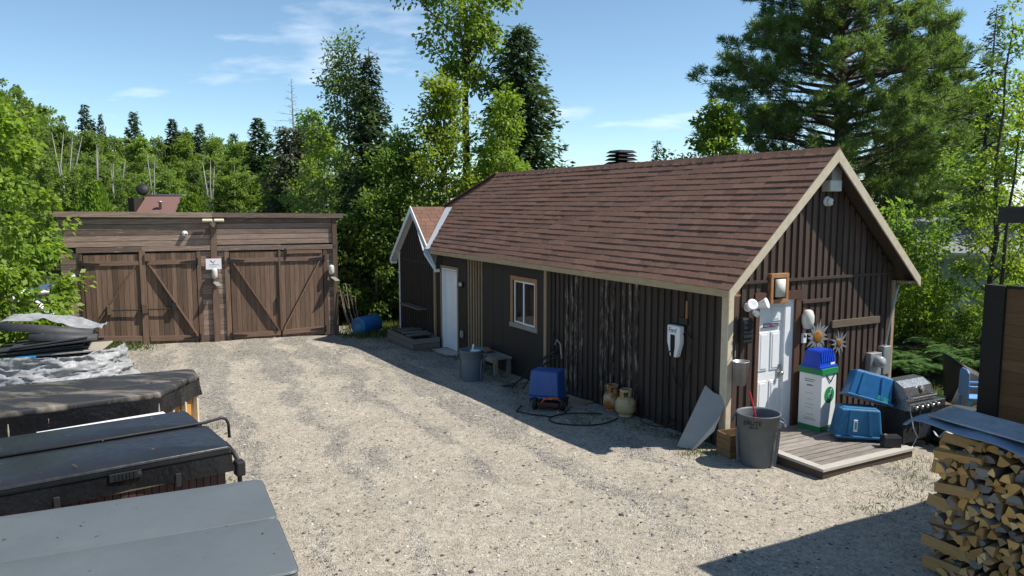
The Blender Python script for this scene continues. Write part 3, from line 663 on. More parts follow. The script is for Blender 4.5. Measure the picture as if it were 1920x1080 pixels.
short_planks(SL, -7.13, -.32, 2.42, .152); short_planks(-3.96, -3.68, -.44, 2.38, .155); short_planks(-3.5, -3.3, -.44, 2.38, .155); short_planks(-.27, -.1, -.36, 2.38, .155)
def post(s0, s1, z0, z1, d=-.045): gp(MB().lim((s0, d, z0), (s1, -.008, z1)), 'post', M_gdoor)
post(-3.675, -3.505, -.52, 3.36, -.07); post(-4.08, -3.965, -.46, 2.41); post(-3.3, -3.17, -.42, 2.41); post(-7.13, -7.06, -.3, 2.41); post(-.4, -.275, -.34, 2.4); post(-.1, .04, -.42, 3.4, -.06); post(-5.61, -5.45, -.46, 2.46, -.085)
for s0, s1, z in ((-7.2, -5.54, 2.49), (-5.535, -3.68, 2.5), (-3.5, -1.66, 2.475), (-1.655, .05, 2.46)):
    gp(MB().lim((s0, -.06, z - .07), (s1, -.0085, z + .07)), 'header_board', M_gup)
def leaf(s0, s1, zb0, zb1, ztop, n, hinge_left, brace_left=None):
    bl = hinge_left if brace_left is None else brace_left
    lf = gp(MB().lim((s0, -.012, max(zb0, zb1) + .06), (s1, .0, ztop)), 'door_leaf', M_gdoor)
    wd = (s1 - s0) / n
    for k in range(n):
        a0 = s0 + k * wd; zb = zb0 + (zb1 - zb0) * (k + .5) / n + random.uniform(-.015, .015)
        gp(MB().lim((a0 + .005, -.034 - random.uniform(0, .006), zb), (a0 + wd - .004, -.0125, ztop - random.uniform(0, .02))), 'plank', M_gdoor, lf)
    zt = 2.1
    m = MB(); m.lim((s0 + .02, -.075, zt - .06), (s1 - .01, -.0415, zt + .065)); gp(m, 'band', M_gband, lf)
    zl = lambda s: zb0 + (zb1 - zb0) * (s - s0) / (s1 - s0)
    m = MB(); m.beam((s0 + .02, -.058, zl(s0) + .17), (s1 - .01, -.058, zl(s1) + .17), .034, .15); gp(m, 'band', M_gband, lf)
    # diagonal brace
    if bl: p0, p1 = (s0 + .1, zt - .08), (s1 - .06, zl(s1) + .27)
    else: p0, p1 = (s1 - .1, zt - .08), (s0 + .06, zl(s0) + .27)
    m = MB(); m.beam((p0[0], -.059, p0[1]), (p1[0], -.059, p1[1]), .036, .125, (0, 1, 0))
    m.v = m.v; gp(m, 'brace', M_gdoor, lf)
    for z in (zt, (zl(s0) if hinge_left else zl(s1)) + .17):
        hx = s0 if hinge_left else s1; sg = 1 if hinge_left else -1
        m = MB(); m.prism([(hx - sg * .05, z - .045), (hx - sg * .05, z + .045), (hx + sg * .1, z + .04), (hx + sg * .42, z + .008), (hx + sg * .42, z - .008), (hx + sg * .1, z - .04)], .012, 'y', -.09); gp(m, 'strap_hinge', M_iron, lf)
        m = MB(); m.lim((min(hx - sg * .06, hx - sg * .03), -.1, z - .1), (max(hx - sg * .06, hx - sg * .03), -.046, z + .1)); gp(m, 'hinge_plate', M_iron, lf)
    return lf
leaf(-7.04, -5.62, -.2, -.28, 2.36, 10, True, False); leaf(-5.44, -4.1, -.3, -.34, 2.38, 10, False, True)
leaf(-3.15, -1.74, -.36, -.34, 2.36, 10, True); leaf(-1.71, -.42, -.34, -.3, 2.36, 9, False)
for ch_ in list(gar.children):
    pass
# rebuild brace of the left pair: mirror look (V shape towards the middle)
gp(MB().lim((-1.75, -.08, -.1), (-1.69, -.036, 2.38)), 'meeting_stile', M_gdoor)
gp(MB().lim((-1.5, -.08, 2.27), (-.44, -.045, 2.37)), 'upper_band', M_gband); gp(MB().lim((-1.56, -.1, 2.1), (-1.52, -.045, 2.43)), 'latch', M_iron)
bar = MB(); bar.tube([(-6.42, -.12, .76), (-5.55, -.12, .74), (-4.72, -.12, .73)], .018, 8); gp(bar, 'lock_bar', M_iron)
for s in (-6.44, -5.53, -4.74): gp(MB().lim((s - .06, -.15, .64), (s + .06, -.0865 if s == -5.53 else -.0425, .9)), 'bar_bracket', M_gdoor if s != -4.74 else M_iron)
gp(MB().lim((-1.83, -.1, .55), (-1.76, -.0425, .95)), 'handle', M_iron)
gp(MB().lim((-5.47, -.12, 2.15), (-5.33, -.045, 2.36)), 'latch_block', M_gdoor)
# roof
m = MB(); m.add([(SL - .1, -.09, 3.56), (SR + .2, -.09, 3.47), (SR + .2, 6.3, 3.3), (SL - .1, 6.3, 3.35), (SL - .1, -.09, 3.47), (SR + .2, -.09, 3.38), (SR + .2, 6.3, 3.2), (SL - .1, 6.3, 3.25)], [(0, 1, 2, 3), (7, 6, 5, 4), (0, 4, 5, 1), (1, 5, 6, 2), (2, 6, 7, 3), (3, 7, 4, 0)])
gp(m, 'roof', mat('tar_roof', (.05, .045, .042), (.08, .07, .065), scale=14, rough=.95))
m = MB(); m.beam((SL - .1, -.105, 3.515), (-3.6, -.105, 3.47), .028, .15, (0, 0, 1)); gp(m, 'fascia_board', M_gup)
m = MB(); m.beam((-3.595, -.106, 3.47), (SR + .21, -.106, 3.425), .028, .14, (0, 0, 1)); gp(m, 'fascia_board', M_gup)
# things on the garage
def gthing(name, label, cat, s, d, z, group=None): return thing(name, label, cat, gw(s, d, z), GY, group)
t = gthing('sign', 'white red-edged notice with small bird emblem on garage middle post', 'sign', -3.62, -.085, 2.01)
MB().lim((-.23, -.012, -.17), (.23, .01, .17)).build('board', flat('red_edge', (.45, .04, .07)), t); MB().lim((-.212, -.016, -.155), (.222, -.0125, .165)).build('face', M_white, t)
g_ = flat('sign_grey', (.22, .23, .24)); 
def sgn(pts, nm='emblem', mm=None): MB().prism(pts, .002, 'y', -.019).build(nm, mm or g_, t)
sgn([(-.1, .13), (-.03, .075), (.0, .05), (-.015, .04), (-.06, .07), (-.075, .09)], 'bird_emblem', M_black); sgn([(.0, .05), (.02, .08), (.07, .13), (.05, .085), (.015, .045)], 'bird_emblem'); sgn([(-.005, .055), (.012, .055), (.008, -.03), (.0, -.03)], 'emblem_tail')
for x0_, x1_, z_, mm in ((-.12, .16, -.015, flat('sign_red_print', (.5, .25, .25))), (-.13, .18, -.055, flat('sign_pale_print', (.5, .52, .52))), (-.07, .09, -.09, flat('sign_pale_print', (.5, .52, .52)))): sgn([(x0_, z_), (x1_, z_ + .004), (x1_, z_ + .014), (x0_, z_ + .01)], 'print_line', mm)
def jar_light(label, s, z):
    t = gthing('wall_light', label, 'lamp', s, -.1, z, 'white capsule lights on the garage')
    f = MB(); f.smooth = True; f.lathe([(0, -.15), (.06, -.135), (.085, -.08), (.085, .08), (.06, .14), (0, .155)], 14, (0, -.06, 0)); f.build('globe', M_dirtywhite, t); MB().lim((-.05, -.02, -.05), (.05, .09, .05)).build('mount', M_galv, t)
jar_light('white capsule light under notice on garage middle post', -3.6, 1.73); jar_light('white capsule light at right end of the garage front', -.17, 1.74); jar_light('white capsule light at left end of garage, half behind leaves', -7.32, 1.72)
def bracket(label, s, z):
    t = gthing('deflector_bracket', label, 'bracket', s, -.07, z, 'small angled wooden brackets on the garage')
    MB().lim((-.07, -.02, -.1), (.07, .03, .1)).build('block', M_gdoor, t); m = MB(); m.beam((0, -.02, .08), (.12, -.26, -.03), .17, .02, (0, 0, 1)); m.build('flap', M_galv, t)
bracket('small angled bracket below light on garage middle post', -3.6, 1.4); bracket('small angled bracket at right end of garage', -.13, 1.42)
dome_cam('white dome camera on upper planks of the garage', 0, 0, 0, GY, gw(-4.37, -.02, 2.93))
t = gthing('floodlight', 'beige flat floodlight at top of garage middle post', 'lamp', -3.58, -.08, 3.28)
f = MB(); f.box((-.16, -.12, .03), (.28, .16, .06), Matrix.Rotation(.3, 3, 'X')); f.box((.16, -.12, .03), (.28, .16, .06), Matrix.Rotation(.3, 3, 'X')); f.build('lamp_head', mat('beige_lamp', (.55, .5, .36), (.5, .45, .33)), t, bevel=.015)
f = MB(); f.smooth = True; f.lathe([(0, -.12), (.05, -.1), (.05, 0), (.03, .05), (0, .05)], 12, (0, -.1, -.05)); f.build('sensor', mat('beige_lamp', (.55, .5, .36)), t)
# ------------------------------------------------------------------ deck in front of the gable door
dk = thing('deck', 'low weathered plank deck before the gable door', 'deck', hw(0, 0, 0), TH)
DB0, DB1, DA0, DA1 = .12, 2.12, -1.78, -.05; DT = .165
n_pl = 13; pw = (DB1 - DB0 - .16) / n_pl
M_deck = mat('deck_plank', (.27, .24, .21), (.4, .37, .33), scale=3, stretch=(9, 1.2, 9), rough=.85, bump=.45, rand=.22, wear=(.13, .1, .08), wear_amt=-.0, wear_scale=3)
x = DA0 + .15; 
npk = 12; pwk = (DA1 - x) / npk
for k in range(npk):
    MB().lim((DB0 + .14, x + k * pwk + .011, DT - .035), (DB1 - .005 + random.uniform(-.015, .0), x + (k + 1) * pwk - .006, DT - random.uniform(0, .006))).build('plank', mat('deck_plank_x', (.15, .128, .108), (.3, .27, .24), scale=3, stretch=(1.2, 9, 9), rough=.85, bump=.45, rand=.22, wear=(.13, .1, .08), wear_amt=0, wear_scale=3), dk)
M_deckw = mat('deck_pale_plank', (.36, .33, .29), (.48, .445, .4), scale=3, stretch=(1.5, 9, 9), rough=.8, bump=.3, rand=.08, wear=(.2, .165, .13), wear_amt=.03, wear_scale=3)
MB().lim((DB0, DA0, DT - .035), (DB1, DA0 + .144, DT + .002)).build('border_plank', M_deckw, dk)
MB().lim((DB0, DA0 + .15, DT - .035), (DB0 + .134, DA1, DT + .003)).build('border_plank', M_deckw, dk)
MB().lim((DB0 + .02, DA0 + .02, -.05), (DB1 - .02, DA0 + .06, DT - .036)).build('skirt_board', M_brown, dk); MB().lim((DB0 + .02, DA0 + .061, -.05), (DB0 + .06, DA1, DT - .036)).build('skirt_board', M_brown, dk)
for k in range(4): MB().lim((DB1 - .1 - k * .6, DA0 + .061, -.05), (DB1 - .06 - k * .6, DA1, DT - .036)).build('joist', M_brown, dk)
# ------------------------------------------------------------------ grey waste bins
def trash_can(label, loc, rz, stuff_text=True, h=.78, r=.3, cm=None):
    t = thing('trash_can', label, 'trash can', loc, rz)
    m_ = cm or mat('grey_bin_plastic', (.12, .132, .142), (.095, .105, .116), scale=5, rough=.5, bump=.06, rand=.04, wear=(.19, .2, .205), wear_amt=-.02, wear_scale=6)
    f = MB(); f.smooth = True
    f.lathe([(0, .0), (r * .76, 0), (r * .79, .02), (r * .93, h * .72), (r * .935, h * .722), (r * .99, h * .73), (r * 1.0, h * .97), (r * 1.03, h * .972), (r * 1.06, h * .985), (r * 1.06, h), (r * 1.0, h), (r * .96, h * .97), (r * .9, h * .6), (r * .76, .03), (0, .025)], 40); f.build('body', m_, t)
    for an in (0, 180):
        R = Matrix.Rotation(math.radians(an), 3, 'Z')
        q = MB(); pts = [R @ Vector((r * 1.0, -.085, h * .9)), R @ Vector((r * 1.17, -.075, h * .88)), R @ Vector((r * 1.24, -.05, h * .79)), R @ Vector((r * 1.24, .05, h * .79)), R @ Vector((r * 1.17, .075, h * .88)), R @ Vector((r * 1.0, .085, h * .9))]
        q.tube(pts, .016, 6); q.build('handle', m_, t)
        for s_ in (-1, 1):
            q = MB(); q.beam(R @ Vector((r * .79 + .02, s_ * .1, .03)), R @ Vector((r * .94 + .012, s_ * .1, h * .72)), .025, .03); q.build('rib', m_, t)
    if stuff_text:
        o = text('lettering', 'BRUTE', .085, M_black, t, (-.04, -r * 1.005, h * .87), (math.radians(88), 0, 0)); 
        text('lettering', 'BRUTE', .04, M_black, t, (-.02, -r * 1.0, h * .79), (math.radians(88), 0, 0))
    return t
p = hg(-.11, -.8); t = trash_can('large grey round trash can with a red-handled tool in it', p, -.45)
f = MB(); f.tube([(.05, .0, .1), (-.03, .05, .72), (-.11, .09, 1.06)], .014, 8); st_ = f.build('broom_stick', flat('red_stick', (.55, .02, .03), .35)); st_.location = p; tag(st_, 'red stick standing in the large grey trash can', 'stick')
p = (-.9, 16.95, yardz(-.9, 16.95)); t = trash_can('grey-blue trash can beside the rough bench at shed wall', p, -.3, False, .7, .27, mat('blue_grey_bin', (.12, .155, .185), (.1, .13, .155), rough=.5, bump=.05))
f = MB(); f.tube([(.0, .02, .2), (.02, 0, .72), (.04, -.02, .82)], .022, 8); f.lathe([(0, 0), (.1, 0), (.12, .05), (0, .07)], 12, (.08, -.05, .64)); o = f.build('white_jug', M_white); o.location = p; tag(o, 'white plastic scraps poking out of the grey-blue trash can', 'jug')
# ------------------------------------------------------------------ recycling carton with blue crate on top
ct = thing('recycling_carton', 'tall white carton with green lid and green round emblem', 'carton', hw(1.7, -.33, DT), TH + .12)
M_card = mat('white_carton', (.76, .77, .76), (.7, .71, .7), scale=4, rough=.6, bump=.03, rand=0); M_green = flat('carton_green', (.015, .22, .07))
cw, cd, chh = .2, .2, .92
MB().lim((-cw, -cd, .08), (cw, cd, chh)).build('body', M_card, ct)
MB().lim((-cw - .002, -cd - .002, 0), (cw + .002, cd + .002, .079)).build('base_band', M_green, ct)
f = MB(); f.lim((-cw - .02, -cd - .02, chh + .001), (cw + .02, cd + .02, chh + .1)); f.build('lid', M_green, ct, bevel=.006)
f = MB(); f.lathe([(0, .002), (.135, .002), (.135, 0)], 28, (.02, -cd - .0005, .58), Matrix.Rotation(math.radians(90), 3, 'X')); f.build('emblem', M_green, ct)
f = MB(); f.tube([(.0, -cd - .004, .52), (.0, -cd - .004, .6), (.04, -cd - .004, .6), (.04, -cd - .004, .52), (.0, -cd - .004, .52)], .005, 4); f.tube([(.04, -cd - .004, .6), (.05, -cd - .004, .66), (.08, -cd - .004, .67)], .005, 4); f.build('emblem_mark', M_card, ct)
pr = flat('carton_print', (.1, .11, .11))
for z, y0_, y1_, th_ in ((.82, -.08, .1, .012), (.79, -.05, .1, .012), (.72, -.04, .06, .022), (.6, -.06, .08, .004), (.5, -.04, .05, .004), (.42, -.08, .08, .004), (.36, -.06, .07, .004), (.25, -.07, .05, .006), (.2, -.1, .1, .004), (.17, -.12, .1, .008)):
    MB().lim((-cw - .002, y0_, z), (-cw - .0003, y1_, z + th_)).build('print_line', pr, ct)
f = MB(); f.beam((-.15, -cd - .003, .98), (.03, -cd - .012, .79), .02, .003, (0, 1, 0)); f.beam((.03, -cd - .012, .79), (.2, -cd - .003, .97), .02, .003, (0, 1, 0)); f.build('carry_strap', M_black, ct)
cr = thing('blue_crate', 'small bright blue ribbed crate upside down on the carton', 'crate', hw(1.7, -.34, DT + chh + .102), TH + .1)
M_blue = mat('bright_blue_plastic', (.008, .06, .5), (.006, .045, .4), scale=6, rough=.35, bump=.03, rand=0)
def taper(mb, w0, d0, w1, d1, z0, z1, cx=0, cy=0):
    vs = [(cx + sx * w0 / 2, cy + sy * d0 / 2, z0) for sx, sy in ((-1, -1), (1, -1), (1, 1), (-1, 1))] + [(cx + sx * w1 / 2, cy + sy * d1 / 2, z1) for sx, sy in ((-1, -1), (1, -1), (1, 1), (-1, 1))]
    mb.add(vs, [(3, 2, 1, 0), (4, 5, 6, 7), (0, 1, 5, 4), (1, 2, 6, 5), (2, 3, 7, 6), (3, 0, 4, 7)]); return mb
f = taper(MB(), .44, .34, .36, .26, .0, .27); f.build('shell', M_blue, cr, bevel=.015)
f = taper(MB(), .47, .37, .465, .365, .0, .035); f.build('rim', M_blue, cr, bevel=.008)
for k in range(7):
    x_ = -.16 + k * .053
    f = MB(); f.beam((x_, -.163, .1), (x_ * .92, -.135, .275), .03, .02, (0, 1, 0)); f.build('rib', M_blue, cr)
for k in range(6): MB().lim((-.16, -.11 + k * .042, .2705), (.16, -.09 + k * .042, .282)).build('rib', M_blue, cr)
MB().lim((.06, -.172, .045), (.17, -.168, .08)).build('white_mark', M_white, cr)
# ------------------------------------------------------------------ two blue storage bins
M_bin = mat('blue_bin_plastic', (.018, .15, .36), (.014, .12, .3), scale=5, rough=.45, bump=.08, rand=0, wear=(.1, .24, .4), wear_amt=.02, wear_scale=7)
M_binlow = mat('blue_bin_faded', (.025, .15, .3), (.02, .12, .25), scale=5, rough=.55, bump=.1, rand=0, wear=(.12, .22, .32), wear_amt=.04, wear_scale=6)
def bin_(label, M_, w0=.66, d0=.42, h=.4):
    t = thing('storage_bin', label, 'storage bin')
    taper(MB(), w0 - .04, d0 - .04, w0 - .13, d0 - .12, 0, h).build('shell', M_, t, bevel=.03, seg=3)
    taper(MB(), w0, d0, w0 - .005, d0 - .005, 0, .035).build('rim', M_, t, bevel=.01)
    taper(MB(), w0 - .2, d0 - .18, w0 - .21, d0 - .19, h + .0005, h + .012).build('foot_ring', M_, t, bevel=.006)
    for s_ in (-1, 1):
        f = MB(); f.beam((s_ * (w0 / 2 - .18), -(d0 / 2 - .015), .05), (s_ * (w0 / 2 - .21), -(d0 / 2 - .055), h - .02), .05, .02, (0, 1, 0)); f.build('rib', M_, t)
    return t
b1 = bin_('upside-down blue storage bin on the deck, with white label', M_binlow); b1.scale = (1.1, 1.1, 1.12); b1.location = hw(1.77, -1.02, DT + .05); b1.rotation_euler = (math.radians(0), math.radians(2), TH - .62)
MB().lim((-.1, -.215, .1), (-.05, -.19, .26)).build('paper_label', M_white, b1); MB().lim((-.09, -.2165, .13), (-.06, -.2155, .23)).build('label_print', flat('label_teal', (.05, .3, .35)), b1)
o = taper(MB(), .56, .36, .54, .34, 0, .048).build('black_tray', M_blackpl); o.location = hw(1.79, -1.0, DT + .001); o.rotation_euler = (0, 0, TH - .62); tag(o, 'flat black tray under the lower blue storage bin', 'tray')
b2 = bin_('blue storage bin lying tilted on top of the lower bin', M_bin, .7, .46, .42); b2.location = hw(2.02, -.98, .73); b2.rotation_euler = (math.radians(-14), math.radians(14), TH - .7)
MB().box((.18, -.216, .07), (.16, .004, .07), Matrix.Rotation(.15, 3, 'Y')).build('green_tape', flat('green_tape', (.03, .4, .25)), b2)
# ------------------------------------------------------------------ gas grill
gr = thing('gas_grill', 'stainless gas barbecue with rounded lid beside the blue bins', 'barbecue', hg(2.6, -1.25), TH)
M_gs = mat('grill_steel', (.3, .31, .32), (.22, .23, .24), scale=8, rough=.3, metal=.9, bump=.04)
f = MB(); f.lim((-.34, -.24, .12), (.34, .24, .62)); f.build('cabinet', M_blackpl, gr)
MB().lim((-.34, -.27, .625), (.36, .26, .78)).build('firebox', M_gs, gr, bevel=.01)
prof = [(-.25, .782), (-.26, .86), (-.2, .98), (-.06, 1.06), (.1, 1.07), (.22, 1.0), (.25, .9), (.25, .782)]
f = MB(); f.prism(prof, .66, 'x', -.32); f.build('lid', M_gs, gr, bevel=.015)
for x_ in (-.33, .335): f = MB(); f.prism([(p * 1.01, q + .003 * (q > .8)) for p, q in prof], .012, 'x', x_ - .006); f.build('lid_end', M_gs, gr)
f = MB(); f.tube([(-.28, -.26, .84), (-.28, -.33, .84), (.3, -.33, .84), (.3, -.26, .84)], .014, 8); f.build('lid_handle', M_steel, gr)
f = MB(); f.lathe([(0, .02), (.04, .018), (.045, 0)], 16, (0.05, -.245, .95), Matrix.Rotation(math.radians(60), 3, 'X')); f.build('thermometer', M_steel, gr)
MB().lim((-.36, -.36, .64), (.5, -.28, .76)).build('control_panel', M_gs, gr, bevel=.015)
for k in range(5):
    f = MB(); f.smooth = True; f.lathe([(0, .04), (.025, .038), (.03, .0)], 14, (-.26 + k * .135, -.362, .7), Matrix.Rotation(math.radians(90), 3, 'X')); f.build('knob', M_steel, gr)
MB().lim((.37, -.26, .7), (.68, .24, .74)).build('side_shelf', M_gs, gr, bevel=.008)
for x_ in (-.31, .31):
    for y_ in (-.22, .22): MB().lim((x_ - .02, y_ - .02, .0), (x_ + .02, y_ + .02, .119)).build('leg', M_blackpl, gr)
MB().lim((.02, -.262, .15), (.32, -.2405, .6)).build('door_panel', M_gs, gr, bevel=.006); f = MB(); f.tube([(.06, -.265, .5), (.06, -.29, .5), (.28, -.29, .5), (.28, -.265, .5)], .009, 6); f.build('door_handle', M_steel, gr)
f = MB(); f.tube([(-.3, -.3, .68), (-.34, -.4, .4), (-.2, -.38, .25), (-.28, -.36, .1), (-.4, -.4, .05), (-.5, -.42, .04)], .009, 5); f.build('gas_hose', M_galv, gr)
o = MB().lim((-.13, -.08, 0), (.13, .08, .16)).build('battery_box', M_blackpl, bevel=.012); o.location = hw(1.86, -1.56, DT + .001); o.rotation_euler = (0, 0, TH - .5); tag(o, 'black battery-like box on the deck edge', 'box')
MB().lim((-.12, -.07, .1605), (.12, .07, .172)).build('lid', M_blackpl, o); MB().lim((-.1, -.02, .1725), (-.06, .02, .19)).build('terminal', M_galv, o)
# ------------------------------------------------------------------ things along the long wall
pan = [(3.121, 11.939, .941), (3.235, 11.849, .843), (3.433, 11.738, .777), (3.327, 11.697, .575), (3.194, 11.631, .287), (2.91, 11.629, .0), (2.644, 11.741, .0)]
sh_ = Vector((-.07, -.055, .012)); pan = [Vector(p) + sh_ for p in pan]
nrm = (pan[6] - pan[0]).cross(pan[2] - pan[0]).normalized(); nrm = -nrm if nrm.dot(Vector((0, -1, 0))) > 0 else nrm
c0 = Vector((2.77, 11.68, 0)); pan = [p - c0 for p in pan]
m = MB(); n_ = len(pan); m.add(pan + [p + nrm * .025 for p in pan], [tuple(range(n_)), tuple(range(2 * n_ - 1, n_ - 1, -1))] + [(i, (i + 1) % n_, n_ + (i + 1) % n_, n_ + i) for i in range(n_)])
o = m.build('board', mat('grey_cement_board', (.34, .35, .34), (.26, .27, .27), scale=3, rough=.8, bump=.2, wear=(.14, .14, .14), wear_amt=-.02, wear_scale=2.2)); o.location = c0
tag(o, 'broken grey board leaning on the shed corner', 'board')
cb = thing('wooden_crate', 'brown wooden box behind the large trash can at the corner', 'crate', hg(.02, -.3), TH - .15)
for i, (x0_, x1_, y0_, y1_) in enumerate(((-.3, .3, -.2, -.18), (-.3, .3, .12, .14), (-.3, -.28, -.179, .119), (.28, .3, -.179, .119))):
    for k in range(4):
        MB().lim((x0_, y0_, .02 + k * .085), (x1_, y1_, .1 + k * .085)).build('slat', mat('ochre_crate_wood', (.15, .085, .035), (.22, .13, .06), stretch=(2, 2, 10), rough=.7), cb)
MB().lim((-.279, -.179, .0), (.279, .119, .02)).build('bottom', M_brown, cb)
# propane tanks on a board
def tank(label, b, a, rust, r=.155):
    p = hg(b, a); t = thing('propane_tank', label, 'gas tank', (p[0], p[1], p[2] + .05), random.uniform(0, 6), 'rusty propane tanks'); t.scale = (1.12, 1.12, 1.12)
    Mt = mat('tank_paint_' + rust, (.5, .41, .25), (.4, .3, .15), scale=5, rough=.55, bump=.2, rand=0, wear=(.28, .1, .025) if rust == 'a' else (.42, .16, .03), wear_amt=.2 if rust == 'a' else .13, wear_scale=7)
    f = MB(); f.smooth = True; f.lathe([(0, .035), (.08, .035), (.125, .05), (r, .1), (r, .235), (.125, .295), (.06, .325), (0, .33)], 28); f.build('body', Mt, t)
    f = MB(); f.lathe([(.1, 0), (.105, .0), (.105, .05), (.1, .05)], 24); f.build('foot_ring', Mt, t)
    # open collar with two gaps
    for a0 in (0.2, 1.9, 3.9):
        f = MB(); n2 = 8; L = 1.25 if a0 != 3.9 else 1.6
        vs = []; 
        for k in range(n2 + 1):
            an = a0 + L * k / n2
            for rr, z in ((.088, .3), (.096, .3), (.096, .43), (.088, .43)): vs.append((rr * math.cos(an), rr * math.sin(an), z))
        fs = []
        for k in range(n2):
            for j in range(4): fs.append((k * 4 + j, k * 4 + (j + 1) % 4, (k + 1) * 4 + (j + 1) % 4, (k + 1) * 4 + j))
        f.add(vs, fs + [(0, 1, 2, 3), (n2 * 4 + 3, n2 * 4 + 2, n2 * 4 + 1, n2 * 4)]); f.build('collar', Mt, t)
    f = MB(); f.lathe([(.098, .405), (.1, .41), (.1, .435), (.098, .44), (.086, .44), (.086, .405)], 24); f.build('collar_ring', Mt, t)
    f = MB(); f.lathe([(.025, .32), (.025, .37), (.015, .375), (.03, .38), (.03, .4), (0, .4)], 12); f.build('valve', mat('brass', (.3, .2, .08), rough=.5, metal=.7), t)
tank('very rusty propane tank, left one of the pair', -.22, 2.64, 'a', .15); tank('white and orange-rusted propane tank, right one of the pair', -.26, 2.18, 'b', .165)
p = hg(-.28, 2.4); o = MB().lim((-.16, -.75, 0), (.16, .6, .045)).build('plank', M_greywood); o.location = p; o.rotation_euler = (0, 0, TH + .15); tag(o, 'grey plank lying under the propane tanks', 'plank')
p = hg(-.3, 3.75); o = MB().lim((-.2, -.3, 0), (.2, .35, .03)).build('board', mat('tan_board', (.3, .22, .14), (.22, .16, .1), rough=.9)); o.location = p; o.rotation_euler = (0, 0, TH + .4); tag(o, 'thin tan board on the ground behind the blue tote', 'board')
# tote on a pressure washer cart
p = (.68, 14.35, yardz(.68, 14.35)); pw_ = thing('pressure_washer', 'pressure washer cart with orange handle under blue tote', 'pressure washer', p, -.25)
M_or = flat('orange_plastic', (.5, .09, .03), .4)
for x_ in (-.2, .33):
    f = MB(); f.smooth = True; f.lathe([(0, -.035), (.06, -.035), (.09, -.04), (.125, -.035), (.125, .035), (.09, .04), (.06, .035), (0, .035)], 22, (x_, -.18, .125), Matrix.Rotation(math.radians(90), 3, 'Y')); wh = f.build('wheel', M_rubber, pw_)
    f = MB(); f.lathe([(0, -.045), (.05, -.045), (.05, .045), (0, .045)], 14, (x_, -.18, .125), Matrix.Rotation(math.radians(90), 3, 'Y')); f.build('rim', flat('grey_rim', (.1, .1, .1)), wh)
f = MB(); f.tube([(-.05, -.28, .17), (0.0, -.33, .24), (.12, -.34, .27), (.26, -.33, .27), (.3, -.26, .2)], .022, 8); f.build('handle', M_or, pw_)
MB().lim((-.15, -.3, .08), (.28, .2, .17)).build('motor_block', mat('dark_orange', (.14, .04, .03), (.05, .04, .04), scale=6), pw_, bevel=.03)
f = MB(); f.tube([(-.3, .25, .16), (.35, .25, .16)], .015, 6); f.tube([(-.3, .25, .16), (-.3, -.2, .16)], .015, 6); f.tube([(.36, .25, .16), (.36, -.2, .16)], .015, 6); f.build('frame', M_iron, pw_)
for x_ in (-.28, .33): MB().lim((x_ - .02, .2, 0), (x_ + .02, .25, .15)).build('foot', M_iron, pw_)
tt = thing('blue_tote', 'upside-down blue tote sitting on the pressure washer', 'storage bin', (p[0], p[1], p[2] + .22), -.42)
M_tote = mat('royal_blue_tote', (.03, .095, .3), (.026, .08, .25), scale=5, rough=.45, bump=.05, rand=0, wear=(.07, .12, .27), wear_amt=.03)
taper(MB(), .6, .46, .54, .41, .035, .52).build('shell', M_tote, tt, bevel=.03, seg=3); taper(MB(), .66, .5, .65, .49, 0, .035).build('rim', M_tote, tt, bevel=.01)
for s_ in (-1, 1): f = MB(); f.beam((s_ * .16, -.226, .08), (s_ * .15, -.2, .47), .06, .015, (0, 1, 0)); f.build('rib', M_tote, tt)
MB().lim((.02, -.256, .0), (.18, -.25, .03)).build('white_label', M_dirtywhite, tt)
f = MB(); f.smooth = True
pts = [(.4, -.2)] + [(.62 + .62 * math.cos(x) + .05 * math.sin(3 * x), -.9 + .42 * math.sin(x) + .06 * math.cos(2 * x)) for x in np.linspace(2.2, 9.2, 44)] + [(-.3, -.55), (-.6, -.3), (-.5, .1)]
f.tube([(x, y, yardz(p[0] + x, p[1] + y) - p[2] + .018) for x, y in pts], .012, 6); o = f.build('hose', M_rubber); o.location = p; tag(o, 'black hose coiled on the ground before the blue tote', 'hose')
t = thing('spray_lance', 'black spray lances and straps leaning on wall behind tote', 'spray lance', hg(-.35, 4.95), TH)
for k, (dx, dy, L) in enumerate(((-.45, .5, 1.1), (-.3, .3, 1.15), (-.05, .1, 1.05))):
    f = MB(); f.tube([(dx, dy, .02), (dx * .4 + .1, dy * .3, .6), (.22, -.1 - .12 * k, L - .25)], [.012, .014, .022], 6); f.build('lance', M_rubber, t)
f = MB(); f.smooth = True; f.tube([(.25, -.1 + .1 * math.cos(x), .85 + .22 * math.sin(x) + .03 * x) for x in np.linspace(0, 8, 24)], .016, 6); f.build('coil', M_rubber, t)
f = MB(); f.tube([(.26, -.35, .75), (.24, -.33, 1.05), (.24, -.2, 1.12), (.25, -.1, 1.0)], .018, 6); f.build('grey_handle', M_galv, t)
f = MB(); f.tube([(-.45, .5, .05), (-.75, .4, .12), (-.9, .1, .2), (-.8, -.2, .3), (-.4, -.3, .5), (.1, -.2, .7)], .014, 6); f.build('whip_hose', M_rubber, t)
